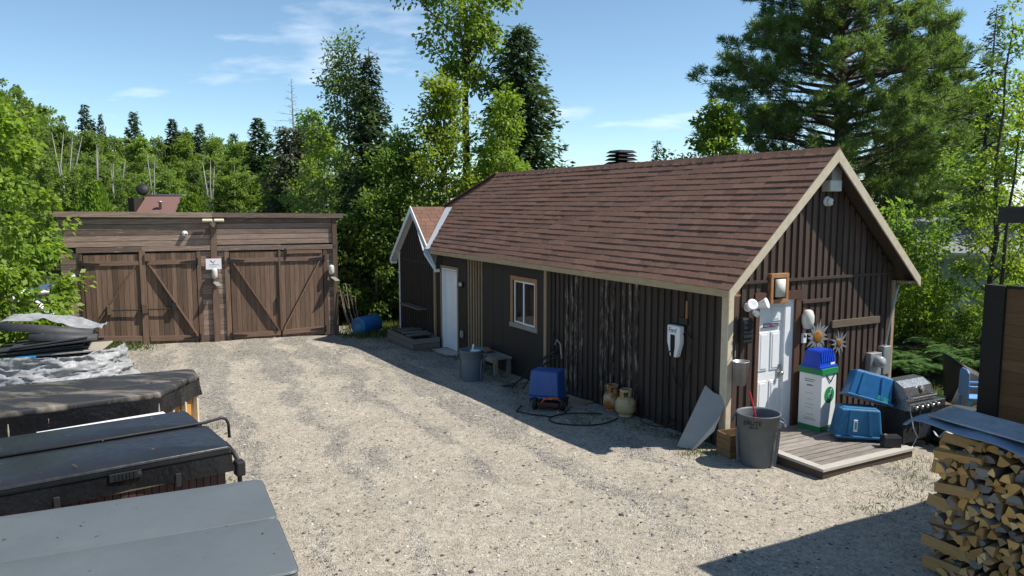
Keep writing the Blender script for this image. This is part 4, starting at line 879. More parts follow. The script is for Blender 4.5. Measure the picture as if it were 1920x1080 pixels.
# bench
bn = thing('rough_bench', 'rough grey plank bench against the shed behind trash can', 'bench', hg(-.3, 7.6), TH)
for k in range(3): MB().lim((-.2 + k * .14, -.85, .4), (-.07 + k * .14, .75 - .05 * k, .44)).build('plank', M_greywood, bn)
for y_ in (-.75, .6):
    for x_ in (-.17, .17): MB().lim((x_ - .04, y_ - .04, -.04), (x_ + .04, y_ + .04, .399)).build('leg', M_greywood, bn)
MB().lim((-.21, -.85, .3), (-.17, .75, .399)).build('apron', M_greywood, bn); f = MB(); f.beam((-.5, -.1, .0), (-.19, -.3, .33), .06, .03); f.build('loose_brace', M_pine_old, bn)
o = sheet(lambda a, b: ((a - .5) * .3, (b - .5) * .7, .06 * math.sin(5 * a + 3 * b) * math.sin(4 * b) + .05), 8, 10, .006).build('folded_cloth', mat('rusty_cloth', (.2, .1, .06), (.28, .15, .1), rough=.9)); o.location = hw(-.32, 7.75, hg(-.3, 7.6)[2] + .44); o.rotation_euler = (0, 0, TH); tag(o, 'rust-brown cloth lying on the rough bench', 'cloth')
# planter box before the wing
pl = thing('planter_box', 'weathered grey plank planter box under the wing gable', 'planter', hg(-.52, 11.95), TH)
L_, D_ = 2.0, .8; M_plant = mat('planter_plank', (.13, .115, .1), (.19, .17, .15), scale=3, stretch=(2, 2, 9), rough=.9, bump=.4, rand=.2)
for k in range(3):
    z0, z1 = -.05 + k * .145, .085 + k * .145
    for x_ in (-D_ / 2, D_ / 2 - .035): MB().lim((x_, -L_ / 2, z0), (x_ + .035, L_ / 2, z1)).build('plank', M_plant, pl)
    for y_ in (-L_ / 2 - .036, L_ / 2 + .001): MB().lim((-D_ / 2, y_, z0), (D_ / 2, y_ + .035, z1)).build('plank', M_plant, pl)
MB().lim((-D_ / 2 + .036, -L_ / 2, -.05), (D_ / 2 - .036, L_ / 2, .3)).build('soil', mat('soil', (.03, .022, .015), (.05, .036, .025), rough=1, bump=.6), pl)
for k, (y_, r_) in enumerate(((-.5, .1), (-.1, -.15), (.35, .05))): MB().box((0.02 * k, y_, .41 + .006 * k), (.75, .22, .03), Matrix.Rotation(r_, 3, 'Z')).build('cover_board', M_plant, pl)
# blue barrel on its side by the garage
br = thing('blue_barrel', 'blue plastic barrel lying on its side by the garage', 'barrel', (-4.65, 24.4, yardz(-4.65, 24.4)), -.5)
R = Matrix.Rotation(math.radians(90), 3, 'X'); f = MB(); f.smooth = True
f.lathe([(0, -.005), (.27, 0), (.29, .03), (.29, .1), (.305, .13), (.3, .3), (.31, .42), (.3, .55), (.305, .72), (.29, .76), (.29, .85), (.27, .88), (0, .88)], 32, (0, .44, .3), R); f.build('body', mat('barrel_blue', (.015, .13, .36), (.012, .11, .3), scale=5, rough=.4, rand=0), br)
f = MB(); f.smooth = True; f.lathe([(0, .03), (.24, .02), (.275, .0), (.275, -.03)], 32, (0, -.455, .3), R); f.build('lid', mat('barrel_end', (.1, .25, .42), (.06, .2, .36), rough=.4, wear=(.3, .4, .5), wear_amt=0, wear_scale=6), br)
for k in range(5):
    f = MB(); f.lathe([(.05 + k * .045, .025), (.06 + k * .045, .033), (.07 + k * .045, .025)], 28, (0, -.455, .3), R); f.build('lid_ring', mat('barrel_end', (.1, .25, .42)), br)
for k in range(9):
    s0 = random.uniform(.15, .5); s1 = s0 + random.uniform(-.5, -.1)
    f = MB(); f.tube([gw(s0 + .25, -.3 - random.random() * .3, -.4), gw((s0 + s1) / 2 + .2, -.2, .3 + .2 * random.random()), gw(s1 + .25, -.1, random.uniform(.6, 1.3))], random.uniform(.008, .02), 5)
    o = f.build('leaning_stick', mat('dead_branch', (.14, .1, .07), (.22, .17, .12), stretch=(1, 1, 1), rough=.9)); tag(o, 'thin bare stick leaning on right corner of the garage', 'stick', 'sticks leaning at the garage corner')
# ------------------------------------------------------------------ hot tubs under covers
M_vinyl = mat('black_vinyl', (.012, .013, .015), (.02, .021, .024), scale=2.2, rough=.36, bump=.3, rand=0, wear=(.2, .17, .14), wear_amt=-.015, wear_scale=2.6, wear_stretch=(1, 2, 1), spec=.4)
M_vinyl_dirty = mat('dusty_black_vinyl', (.02, .02, .022), (.034, .033, .032), scale=2, rough=.6, bump=.1, rand=0, wear=(.3, .25, .195), wear_amt=.12, wear_scale=1.3, wear_stretch=(.6, 2.6, 1), wear_rot=math.radians(-30), wear_soft=.22)
M_vinyl_grey = mat('slate_grey_vinyl', (.088, .1, .107), (.106, .12, .127), scale=1.5, rough=.5, bump=.22, rand=0, wear=(.14, .155, .16), wear_amt=-.05, wear_scale=9)
M_vside = mat('black_vinyl_skirt', (.008, .008, .009), (.014, .014, .016), scale=3, rough=.3, bump=.5, rand=0, dist=.05)
def cushion(poly, z0, z1, r=.05, nseg=4, crown=.03, pr=.09):
    """closed slab with a rounded rim from a convex polygon"""
    c = sum((Vector((p[0], p[1], 0)) for p in poly), Vector()) / len(poly)
    pts = []
    n_ = len(poly)
    for i in range(n_):                                    # rounded plan corners
        a_, b_, d_ = Vector(poly[i - 1]), Vector(poly[i]), Vector(poly[(i + 1) % n_])
        e0 = (a_ - b_).normalized() * pr; e1 = (d_ - b_).normalized() * pr
        for k in range(4):
            t_ = k / 3; q = (b_ + e0) * (1 - t_) ** 2 + b_ * 2 * t_ * (1 - t_) + (b_ + e1) * t_ ** 2; pts.append(q)
    m = MB(); m.smooth = True; N_ = len(pts); rings = []
    def ring(s, z): return [(c.x + (q.x - c.x) * s, c.y + (q.y - c.y) * s, z) for q in pts]
    sc = 1 - r / 1.0
    vs = ring(1, z0) + ring(1, z1 - r)
    for k in range(1, nseg + 1):
        an = math.pi / 2 * k / nseg; vs += ring(1 - (1 - math.cos(an)) * r, z1 - r + r * math.sin(an))
    nr = 2 + nseg
    vs += ring(.5, z1 + crown * .8); nr += 1
    fs = [(i * N_ + k, i * N_ + (k + 1) % N_, (i + 1) * N_ + (k + 1) % N_, (i + 1) * N_ + k) for i in range(nr - 1) for k in range(N_)]
    vs.append((c.x, c.y, z1 + crown)); fs += [((nr - 1) * N_ + k, (nr - 1) * N_ + (k + 1) % N_, len(vs) - 1) for k in range(N_)]
    fs.append(tuple(range(N_))[::-1]); m.add(vs, fs); return m
def hot_tub(label, loc, rz, poly_half, H_, cover_m, skirt, cabinet_m, slats=True, crown=.03, rim=M_dirtywhite, thick=.14, r=.035, pr=.06):
    """poly_half: list of cover cushion polygons in local coordinates (x right, y back)"""
    t = thing('hot_tub', label, 'hot tub', loc, rz, 'covered hot tubs along the drive')
    allp = [p for h in poly_half for p in h]
    xs_ = [p[0] for p in allp]; ys_ = [p[1] for p in allp]; x0_, x1_, y0_, y1_ = min(xs_), max(xs_), min(ys_), max(ys_)
    cv = None
    for h in poly_half:
        q = cushion(h, H_ - thick, H_, r=r, pr=pr, crown=crown).build('cover_half', cover_m, t)
        loop = []
        for i in range(len(h)):
            b_ = Vector(h[i]); e0 = (Vector(h[i - 1]) - b_).normalized() * pr; e1 = (Vector(h[(i + 1) % len(h)]) - b_).normalized() * pr
            for k in range(4):
                t_ = k / 3; p_ = (b_ + e0) * (1 - t_) ** 2 + b_ * 2 * t_ * (1 - t_) + (b_ + e1) * t_ ** 2; loop.append((p_.x, p_.y, H_ - r * .8))
        f = MB(); f.tube(loop + loop[:1], .007, 5, False); f.build('piping', cover_m, q)
    # skirt hanging round the rim
    return t, (x0_, x1_, y0_, y1_)
def skirt_strip(t, pts, z0, z1, out, m, wave=.012):
    f = MB(); f.smooth = True; n_ = 60; tot = []
    P = [Vector((p[0], p[1], 0)) for p in pts]; c = sum(P, Vector()) / len(P)
    closed = P + [P[0]]; vs = []
    seq = []
    for i in range(len(P)):
        for k in range(14): seq.append(closed[i].lerp(closed[i + 1], k / 14))
    N_ = len(seq)
    for j in range(4):
        for i, q in enumerate(seq):
            d = (q - c).normalized(); w_ = out + (wave * math.sin(i * 1.7 + j) + wave * math.sin(i * .63)) * j / 3
            vs.append((q.x + d.x * w_, q.y + d.y * w_, z1 + (z0 - z1) * j / 3 + .008 * math.sin(i * .9) * (j == 3)))
    fs = [(j * N_ + i, j * N_ + (i + 1) % N_, (j + 1) * N_ + (i + 1) % N_, (j + 1) * N_ + i) for j in range(3) for i in range(N_)]
    f.add(vs, fs); return f.build('skirt', m, t, fix=False)
def cabinet(t, x0, x1, y0, y1, H_, m, n, rim):
    MB().lim((x0 + .04, y0 + .04, -.1), (x1 - .04, y1 - .04, H_ - .04)).build('tub_shell', M_black, t)
    MB().lim((x0 + .0, y0 + .0, H_ - .04), (x1 - .0, y1 - .0, H_)).build('rim', rim, t, bevel=.015)
    w_ = (x1 - x0 - .08) / n
    if m:
        for k in range(n):
            for y_ in (y0 + .02, y1 - .04): MB().lim((x0 + .04 + k * w_ + .004, y_, -.06), (x0 + .04 + (k + 1) * w_ - .004, y_ + .019, H_ - .041)).build('slat', m, t)
        w2 = (y1 - y0 - .08) / n
        for k in range(n): MB().lim((x1 - .039, y0 + .04 + k * w2 + .004, -.06), (x1 - .02, y0 + .04 + (k + 1) * w2 - .004, H_ - .041)).build('slat', m, t)
M_slat = mat('dark_red_brown_slat', (.05, .022, .02), (.07, .034, .03), stretch=(6, 6, 1), rough=.5, rand=.2)
# nearest tub, slate grey cover
c1 = Vector((-2.57, 7.62, 0)); ry = math.radians(25.2)
R1 = Matrix.Rotation(ry, 3, 'Z'); z_ = yardz(-3, 6)
t, _ = hot_tub('nearest hot tub under a slate grey cover, bottom left', (c1.x, c1.y, z_), ry, [[(-2.4, -1.075), (0, -1.075), (0, 0), (-2.4, 0)], [(-2.4, -2.2), (0, -2.2), (0, -1.08), (-2.4, -1.08)]], 1.0 - z_, M_vinyl_grey, None, None, crown=.012, r=.02, pr=.07)
skirt_strip(t, [(-2.4, -2.2), (0, -2.2), (0, 0), (-2.4, 0)], .78 - z_, .9 - z_, .012, M_vinyl_grey); cabinet(t, -2.36, -.04, -2.16, -.04, .86 - z_, M_slat, 18, M_dirtywhite)
# middle tub, black cover with lifter bar
c2 = Vector((-4.44, 10.26, 0)); r2 = math.radians(36.5); z_ = yardz(-5, 9)
t, _ = hot_tub('middle hot tub with shiny black folding cover and lifter bar', (c2.x, c2.y, z_), r2, [[(-2.5, -.84), (-.02, -.84), (-.02, 0), (-2.5, 0)], [(-2.5, -1.95), (.02, -1.95), (.02, -.9), (-2.5, -.9)]], 1.0 - z_, M_vinyl, None, None, crown=.045)
tub2 = t; skirt_strip(t, [(-2.5, -1.95), (.0, -1.95), (.0, 0), (-2.5, 0)], .7 - z_, .9 - z_, .014, M_vside, .02); cabinet(t, -2.46, -.03, -1.92, -.03, .72 - z_, M_slat, 30, M_cream)
f = MB(); f.smooth = True; H2 = 1.0 - z_
f.tube([(-2.6, -.87, H2 + .012), (-1, -.87, H2 + .014), (.0, -.87, H2 + .02), (.2, -.87, H2 + .05), (.26, -.87, H2 + .03), (.29, -.88, H2 - .04), (.29, -.9, H2 - .22)], .02, 8); f.build('lifter_bar', M_iron, t)
f = MB(); f.smooth = True; f.tube([(.05, -1.55, H2 - .08), (.1, -1.7, H2 - .16), (.12, -1.85, H2 - .25), (.12, -1.86, H2 - .55)], .028, 8); f.build('lifter_arm', M_iron, t); MB().lim((.06, -1.95, H2 - .4), (.17, -1.8, H2 - .22)).build('lifter_joint', M_iron, t, bevel=.02)
f = MB(); f.lim((-1.28, -1.985, H2 - .16), (-.96, -1.968, H2 - .07)); f.build('handle_strap', M_vinyl, t, bevel=.008)
for k in range(6): MB().lim((-1.22 + k * .036, -1.992, H2 - .15), (-1.2 + k * .036, -1.9855, H2 - .08)).build('strap_rib', M_vinyl, t)
for x_ in (-.62, -1.8): MB().lim((x_, -1.985, H2 - .36), (x_ + .06, -1.968, H2 - .2)).build('buckle', M_blackpl, t, bevel=.008); 
# far tub, dusty cover on a raw orange foam shell
z_ = yardz(-6, 12); o3 = Vector((-5.45, 12.94, z_)); t = thing('hot_tub', 'farthest hot tub with dusty black cover and bare orange sides', 'hot tub', o3, 0, 'covered hot tubs along the drive')
P3 = [(0, 0), (.25, -.44), (.18, -1.69), (-1.85, -3.09), (-2.75, -1.5)]; mid0, mid1 = (.2, -.85), (-2.2, -2.2)
H3 = 1.0 - z_
cushion([P3[0], P3[1], mid0, mid1, P3[4]], H3 - .12, H3, crown=.03).build('cover_half', M_vinyl_dirty, t)
cushion([(.2, -.88), P3[2], P3[3], (-2.2, -2.23)], H3 - .12, H3 - .005, crown=.025).build('cover_half', M_vinyl_dirty, t)
skirt_strip(t, P3, H3 - .36, H3 - .09, .015, M_vside, .025)
M_foam = mat('orange_foam', (.42, .2, .04), (.55, .28, .07), scale=7, rough=.8, bump=.5, wear=(.2, .09, .03), wear_amt=.02)
def shrink(P, s): 
    c = sum((Vector((p[0], p[1], 0)) for p in P), Vector()) / len(P); return [(c.x + (p[0] - c.x) * s, c.y + (p[1] - c.y) * s) for p in P]
MB().prism(shrink(P3, .9), H3 - .24, 'z', -.06).build('foam_shell', M_foam, t)
MB().prism(shrink(P3, .97), .03, 'z', H3 - .17).build('rim', M_white, t)
Q = shrink(P3, .96)
for i in range(len(Q)):
    a_, b_ = Vector(Q[i]), Vector(Q[(i + 1) % len(Q)]); n_ = max(2, int((b_ - a_).length / .4))
    for k in range(n_):
        q = a_.lerp(b_, k / n_); MB().lim((q.x - .03, q.y - .03, -.06), (q.x + .03, q.y + .03, H3 - .175)).build('frame_stud', M_cream, t)
    for z in (.15,): f = MB(); f.beam((a_.x, a_.y, z), (b_.x, b_.y, z), .03, .09); f.build('frame_rail', M_cream, t)
# white panel lying between the two far tubs
o = MB().lim((-.75, -.07, 0), (.75, .07, .03)).build('white_strip', M_white); o.location = (-5.33, 9.78, .93); o.rotation_euler = (0, .0, r2 + .06); tag(o, 'long white strip lying behind the middle hot tub cover', 'panel')
# ------------------------------------------------------------------ tarp pile beside the left tree
tz = yardz(-10.3, 17); tp = Vector((-10.35, 16.9, tz)); TR = math.radians(20)
M_tarp = mat('silver_tarp', (.2, .205, .21), (.33, .335, .34), scale=2.5, rough=.5, bump=.4, metal=.0, rand=0, spec=.5, wear=(.11, .115, .12), wear_amt=.06, wear_scale=2.5, dist=.05)
from mathutils import noise as MN
def crumple(x, y, s=1):
    r_ = 0; a_ = .26; f_ = .7
    for k in range(5):
        r_ += a_ * (.5 - abs(MN.noise((x * f_ + 7.3 * k, y * f_ * 1.3 - 3.1 * k, .7 * k)))); a_ *= .52; f_ *= 2.1
    return s * r_
def crumple_old(x, y, s=1): return s * (.07 * math.sin(5.1 * x + 2 * y) * math.sin(3.7 * y - 1.3 * x) + .04 * math.sin(11 * x - 7 * y) + .03 * math.sin(17 * y + 5 * x) + .02 * math.sin(29 * x + 13 * y))
def skirt_fn(a, b):                         # tarp round the foot of the pile
    an = math.pi * (1.02 + 1.05 * a); rx, rr = 1.35 + .3 * (1 - b) + crumple(a * 9, b * 3, .8), .95 + .25 * (1 - b) + crumple(a * 8 + 3, b * 4, .8)
    return (rx * math.cos(an), rr * math.sin(an), -.05 + .72 * b + crumple(a * 7, b * 5, .5))
o = sheet(skirt_fn, 150, 36, .008).build('tarp', M_tarp); o.location = tp; o.rotation_euler = (0, 0, TR); tag(o, 'crumpled silver tarp wrapped round the foot of the panel pile', 'tarp')
def top_fn(a, b):
    x = -1.5 + 2.55 * a; y = .1 + .95 * b
    return (x, y, 1.02 + .3 * math.sin(math.pi * min(1, a * 1.05) ** .8) - .35 * max(0, .25 - a) * 3 + crumple(x * 1.3, y * 2, .6))
o = sheet(top_fn, 90, 44, .008).build('tarp', M_tarp); o.location = tp; o.rotation_euler = (0, 0, TR); tag(o, 'silver tarp thrown over the back of the black panel pile', 'tarp')
M_blk = mat('dull_black_panel', (.03, .03, .032), (.055, .055, .058), scale=5, rough=.6, bump=.1, rand=.3, wear=(.16, .15, .14), wear_amt=-.03)
random.seed(21)
labs = ['bottom', 'second', 'third', 'fourth', 'fifth', 'topmost']
for k in range(6):
    o = MB().box((0, 0, 0), (2.2 - .12 * k + random.uniform(-.2, .2), 1.2, .035)).build('panel', M_blk if k not in (1,) else mat('beige_panel', (.34, .3, .24), (.42, .38, .32), rough=.8), bevel=.006)
    o.location = tp + Vector((random.uniform(-.15, .15), random.uniform(-.1, .1), .64 + k * .065)); o.rotation_euler = (random.uniform(-.02, .02), -.02 - .015 * k, TR + random.uniform(-.12, .12))
    tag(o, 'flat %s panel, %s in the pile wrapped in silver tarp' % ('black' if k != 1 else 'beige', labs[k]), 'panel')
def gutter(label, loc, L, r, rot):
    f = MB(); f.smooth = True; n_ = 10; vs = []; fs = []
    for x in (-L / 2, L / 2):
        for rr in (r, r - .025):
            for k in range(n_ + 1):
                an = math.pi * k / n_; vs.append((x, rr * math.cos(an), rr * math.sin(an) * .9))
    m_ = n_ + 1
    for k in range(n_):
        fs += [(k, k + 1, 2 * m_ + k + 1, 2 * m_ + k), (m_ + k, 3 * m_ + k, 3 * m_ + k + 1, m_ + k + 1), (k, m_ + k, m_ + k + 1, k + 1), (2 * m_ + k, 2 * m_ + k + 1, 3 * m_ + k + 1, 3 * m_ + k)]
    f.add(vs, fs); o = f.build('curved_panel', M_blk); o.location = loc; o.rotation_euler = rot; tag(o, label, 'panel'); return o
gutter('arched black panel lying across the top of the tarp pile', tp + Vector((.1, -.2, 1.14)), 1.9, .17, (0, .12, TR - .1)); gutter('arched black panel at right end of the tarp pile', tp + Vector((.55, -.32, 1.0)), 1.3, .14, (0, .06, TR + .05))
o = MB().lim((-.45, -.04, 0), (.2, .04, .035)).build('green_tool', flat('lime_plastic', (.15, .55, .12))); o.location = tp + Vector((-.45, -.75, .665)); o.rotation_euler = (0, 0, TR); tag(o, 'lime green strip sticking out of the tarp pile', 'strip')
o = MB().lim((-.15, -.04, 0), (.18, .04, .04)).build('blue_tool', flat('azure_plastic', (.03, .3, .6))); o.location = tp + Vector((-.05, -.72, .665)); o.rotation_euler = (0, 0, TR); tag(o, 'bright blue strip sticking out of the tarp pile', 'strip')
o = MB().lim((-.05, -.04, -.1), (.05, .04, .7)).build('stake', M_greywood); o.location = tp + Vector((-.35, -1.15, 0)); tag(o, 'short grey stake standing before the tarp pile', 'stake')
# ------------------------------------------------------------------ firewood stack
random.seed(5)
W0 = Vector((4.13, 7.5, 0)); WD = -UU; WI = VV      # left end of the face, run direction, into the stack
M_end = [mat('log_end_%d' % i, c, tuple(x * .72 for x in c), scale=9, stretch=(1, 1, 1), rough=.85, bump=.3, rand=.3) for i, c in enumerate([(.62, .36, .12), (.54, .3, .1), (.68, .45, .2), (.36, .23, .11), (.22, .2, .18)])]
M_bark = [mat('birch_bark', (.45, .42, .38), (.3, .27, .24), scale=6, stretch=(1, 3, 1), rough=.8, bump=.3, rand=.2, wear=(.06, .05, .045), wear_amt=-.02), mat('brown_bark', (.1, .075, .055), (.16, .12, .09), scale=8, rough=.95, bump=.6, rand=.2), mat('split_wood', (.5, .31, .13), (.4, .23, .09), scale=4, stretch=(1, 8, 8), rough=.85, bump=.3, rand=.25)]
def log_section(kind, r):
    if kind == 0:
        n = 9; return [(r * math.cos(2 * math.pi * k / n), r * math.sin(2 * math.pi * k / n)) for k in range(n)], [True] * 9
    if kind == 1:
        n = 6; p = [(r * 1.15 * math.cos(math.pi * k / n), r * 1.15 * math.sin(math.pi * k / n) - r * .45) for k in range(n + 1)]; return p, [True] * n + [False]
    n = 4; p = [(r * 1.7 * math.cos(math.pi / 2.6 * k / n), r * 1.7 * math.sin(math.pi / 2.6 * k / n)) for k in range(n + 1)] + [(0, 0)]
    cx = sum(a for a, b in p) / len(p); cy = sum(b for a, b in p) / len(p); return [(a - cx, b - cy) for a, b in p], [True] * n + [False, False]
def log_mesh(kind, r, L, rot, bark, endm):
    sec, isb = log_section(kind, r); ca, sa = math.cos(rot), math.sin(rot)
    sec = [((a * ca - b * sa) * random.uniform(.9, 1.1), (a * sa + b * ca) * random.uniform(.9, 1.1)) for a, b in sec]
    m = MB(); n = len(sec); vs = [(0, a, b) for a, b in sec] + [(L, a * .95, b * .95) for a, b in sec]
    b0 = len(m.v); m.cur = 0; m.add(vs, [tuple(range(n))]); m.v = list(map(tuple, vs)); 
    m.f = [tuple(range(n)), tuple(range(2 * n - 1, n - 1, -1))]; m.mi = [0, 0]; m.sm = [False, False]
    for i in range(n): m.f.append((i, n + i, n + (i + 1) % n, (i + 1) % n)); m.mi.append(1 if isb[i] else 2); m.sm.append(False)
    return m.mesh('log', [M_end[endm], M_bark[bark], M_bark[2]], fix=True)
ang_i = math.atan2(WI.y, WI.x); ang_d = math.atan2(WD.y, WD.x)
protos = [(r, log_mesh(random.choice((1, 1, 2, 2, 2, 2)), r, .42, random.uniform(0, 6.28), random.choice((0, 1, 1)), random.choices(range(5), (5, 4, 3, 3, 2))[0])) for r in [random.uniform(.036, .066) for _ in range(44)]]
z = .05; nlog = 0; row = 0
zg = yardz(4.3, 7.0)
while z < 1.42:
    rh = .088; x = .16 + random.uniform(-.04, .06)
    bulge = .05 * math.sin(row * .9)
    while x < 1.75:
        r, me = random.choice(protos)
        pos = W0 + WD * (x + r) + WI * (bulge + random.uniform(-.05, .05)); zz = zg + z + random.uniform(-.012, .02)
        if z > 1.25 and random.random() < .2: x += r * 1.6; continue
        o = link('firewood_log', me, None, (pos.x, pos.y, zz), (random.uniform(-.3, .3) + random.choice((0, 3.14)), random.uniform(-.05, .05), ang_i + random.uniform(-.09, .09)))
        tag(o, 'split log with its cut end showing in firewood stack', 'firewood', 'logs of the firewood stack'); nlog += 1
        x += r * 1.75
    z += rh; row += 1
# a crib of logs laid lengthwise at the left end of the stack
for k, (dx, zz, L, ti) in enumerate(((-.06, .12, .5, .1), (-.1, .34, .62, .1), (.0, .52, .46, .04), (-.08, .72, .56, .16), (.02, .9, .5, -.04), (-.05, 1.08, .46, .03), (.0, 1.24, .52, -.05), (.04, 1.38, .42, .1))):
    L *= .82; me = log_mesh(random.choice((1, 2, 2)), .06, L, random.uniform(0, 6), 0 if k % 3 == 0 else 1, random.choice((0, 2)))
    pos = W0 + WD * (dx + .17) + WI * (-.06 + .05 * (k % 2)); o = link('firewood_log', me, None, (pos.x, pos.y, zg + zz), (random.uniform(0, 6), ti, ang_d + .25 + random.uniform(-.1, .1)))
    tag(o, 'long log laid sideways at left end of firewood stack', 'firewood', 'sideways end logs of the firewood stack')
for k in range(9):
    me = protos[k][1]; pos = W0 + WD * (.1) + WI * (.12 + random.uniform(0, .1)); o = link('firewood_log', me, None, (pos.x, pos.y, zg + .05 + k * .15), (random.uniform(0, 6), 0, ang_i)); tag(o, 'split log with its cut end showing in firewood stack', 'firewood', 'logs of the firewood stack')
for k in range(13):                        # second row, seen in the gaps
    pos = W0 + WD * .1 + WI * .56; L = 1.8
    me = log_mesh(0, .075, L, 0, 1, 3); o = link('firewood_log', me, None, (pos.x, pos.y, zg + .07 + k * .105), (0, 0, ang_d)); tag(o, 'dark round log in the back row of the firewood stack', 'firewood', 'back row logs of the firewood stack')
def tarp_blue(a, b):
    p = W0 + WD * (-.12 + 2.0 * a) + WI * (-.16 + .5 * b); sag = .05 * math.sin(a * 7) * (1 - b) + .03 * math.sin(a * 17 + b * 4)
    return (p.x, p.y, zg + 1.53 - .05 * a + .05 * b + sag * .5 - .04 * max(0, .15 - b) * 2 - (.05 if a < .03 else 0))
o = sheet(tarp_blue, 46, 12, .012).build('blue_tarp', mat('blue_tarp', (.14, .2, .3), (.25, .31, .38), scale=3, rough=.4, bump=.3, rand=0, wear=(.36, .4, .43), wear_amt=.06)); tag(o, 'blue tarp draped over the top of the firewood stack', 'tarp')
def corr(a, b):
    p = W0 + WD * (.06 + 1.8 * a) + WI * (-.05 + .42 * b); return (p.x, p.y, zg + 1.585 - .05 * a + .012 * math.sin(b * 40) + .03 * b)
o = sheet(corr, 8, 44, .01).build('metal_sheet', M_galv); tag(o, 'corrugated grey metal sheet on top of the firewood tarp', 'metal sheet')
# ------------------------------------------------------------------ open shelter on the right: plank half wall, posts, flat roof
sh = thing('shelter', 'dark-roofed open shelter with brown plank half wall', 'shelter', (7.75, 12.5, 0), TH)
M_post = mat('black_stained_post', (.016, .015, .014), (.024, .022, .02), stretch=(8, 8, 1), rough=.6); M_bp = mat('ochre_plank', (.16, .085, .036), (.22, .12, .055), scale=3, stretch=(9, 1, 9), rough=.6, rand=.15)
MB().lim((-.02, -.32, -.1), (.16, .0, 2.49)).build('wall_post', M_post, sh)
for k in range(13): MB().lim((.04, -4.6, -.02 + k * .19), (.08, -.321, .165 + k * .19)).build('plank', M_bp, sh)
MB().lim((.02, -4.6, 2.452), (.14, -.321, 2.5)).build('top_rail', M_post, sh)
rl = Matrix.Rotation(-TH, 3, 'Z') @ (Vector((4.64, 7.37, 0)) - Vector((7.75, 12.5, 0)))
MB().lim((rl.x, rl.y - 5.5, 3.735), (rl.x + 7, rl.y, 3.77)).build('roof_panel', M_iron, sh)
MB().lim((rl.x + .01, rl.y - 5.5, 3.62), (rl.x + .05, rl.y - .04, 3.734)).build('fascia', M_post, sh); MB().lim((rl.x + .01, rl.y - .04, 3.62), (rl.x + 7, rl.y, 3.734)).build('fascia', M_post, sh)
for x_ in (.3, 3.2, 6.2): MB().lim((rl.x + x_, rl.y - 5.4, 3.65), (rl.x + x_ + .05, rl.y - .041, 3.734)).build('rafter', M_post, sh)
for x_, y_ in ((.74, -.1), (6.8, -.1), (.74, -5.3), (6.8, -5.3)): MB().lim((rl.x + x_, rl.y + y_ - .12, -.05), (rl.x + x_ + .12, rl.y + y_, 3.65)).build('roof_post', M_post, sh)
# ------------------------------------------------------------------ junk between the shed and the shelter
def put(o, b, a, dz=0, rz=0, rx=0, ry=0):
    p = hg(b, a); o.location = (p[0], p[1], p[2] + dz); o.rotation_euler = (rx, ry, TH + rz); return o
def fun(a, b):
    an = -1.9 + 3.8 * a; r = .18 + .62 * b; return (r * math.cos(an), r * math.sin(an) * .75, .02 + .75 * b + .03 * math.sin(9 * a))
o = put(sheet(fun, 26, 10, .01).build('plastic_tub', M_blackpl), 5.7, -.15, .02, 1.2, .5, -.25); tag(o, 'torn black plastic tub tipped over before the ferns', 'tub')
ch_ = thing('plastic_chair', 'pale blue plastic chair beside the dark wall post', 'chair', hg(5.25, -.85), TH + .9)
M_pb = flat('pale_blue_plastic', (.16, .34, .62), .4)
f = MB(); f.prism([(-.22, .42), (.22, .42), (.19, .88), (.1, .93), (-.1, .93), (-.19, .88)], .03, 'y', .2); f.build('backrest', M_pb, ch_, bevel=.01); MB().lim((-.22, -.24, .4), (.22, .199, .43)).build('seat', M_pb, ch_, bevel=.012)
for x_ in (-.2, .2):
    for y_ in (-.21, .19): MB().lim((x_ - .025, y_ - .025, 0), (x_ + .025, y_ + .025, .399)).build('leg', M_pb, ch_)
    MB().lim((x_ - .03, -.22, .62), (x_ + .03, .199, .65)).build('armrest', M_pb, ch_); MB().lim((x_ - .02, -.2, .431), (x_ + .02, -.16, .619)).build('arm_post', M_pb, ch_)
f = cushion([(-.75, -.5), (.75, -.5), (.75, .5), (-.75, .5)], 0, .22, crown=.05); o = put(f.build('grey_cover', mat('dark_grey_cover', (.055, .06, .068), (.075, .08, .09), rough=.6)), 4.0, -1.45, .12, .2); tag(o, 'rounded dark grey cover lying before the half wall', 'cover')
put_b = MB().lim((-.6, -.4, 0), (.6, .4, .12)).build('pallet_base', M_greywood); put(put_b, 4.0, -1.45, 0, .2); tag(put_b, 'low grey pallet under the rounded cover', 'pallet')
for (b_, a_, sx_, sy_, dz, rz, rx, ry, mm, lb) in ((3.55, -.75, .5, .34, .22, .3, .5, .2, mat('tan_cardboard', (.3, .27, .22), (.36, .33, .28), rough=.9), 'flattened pale cardboard leaning behind the barbecue'), (4.6, .3, 1.1, .3, .08, .5, .03, .02, M_greywood, 'grey board lying flat before the ferns'), (4.3, -.2, .9, .25, .14, -.3, .04, -.05, mat('brown_offcut', (.1, .07, .05), (.15, .11, .08), rough=.9), 'brown board lying across other scrap boards'), (3.7, .9, .7, .3, .3, .1, .25, -.1, M_whitewood, 'white board propped behind the barbecue'), (5.1, -.5, 1.0, .2, .1, .9, .02, .05, mat('brown_offcut', (.1, .07, .05)), 'brown board beside the pale blue chair'), (3.9, -.4, .9, .12, .26, .15, .05, .0, M_galv, 'grey metal strip lying on the scrap boards'), (4.7, -.75, .8, .4, .05, .1, .02, .02, mat('red_brown_felt', (.1, .06, .05), (.13, .08, .07), rough=.95), 'red-brown felt sheet on the ground beside scrap')):
    o = put(MB().box((0, 0, 0), (sx_ * 2, sy_ * 2, .025)).build('scrap_board', mm), b_, a_, dz, rz, rx, ry); tag(o, lb, 'scrap board')
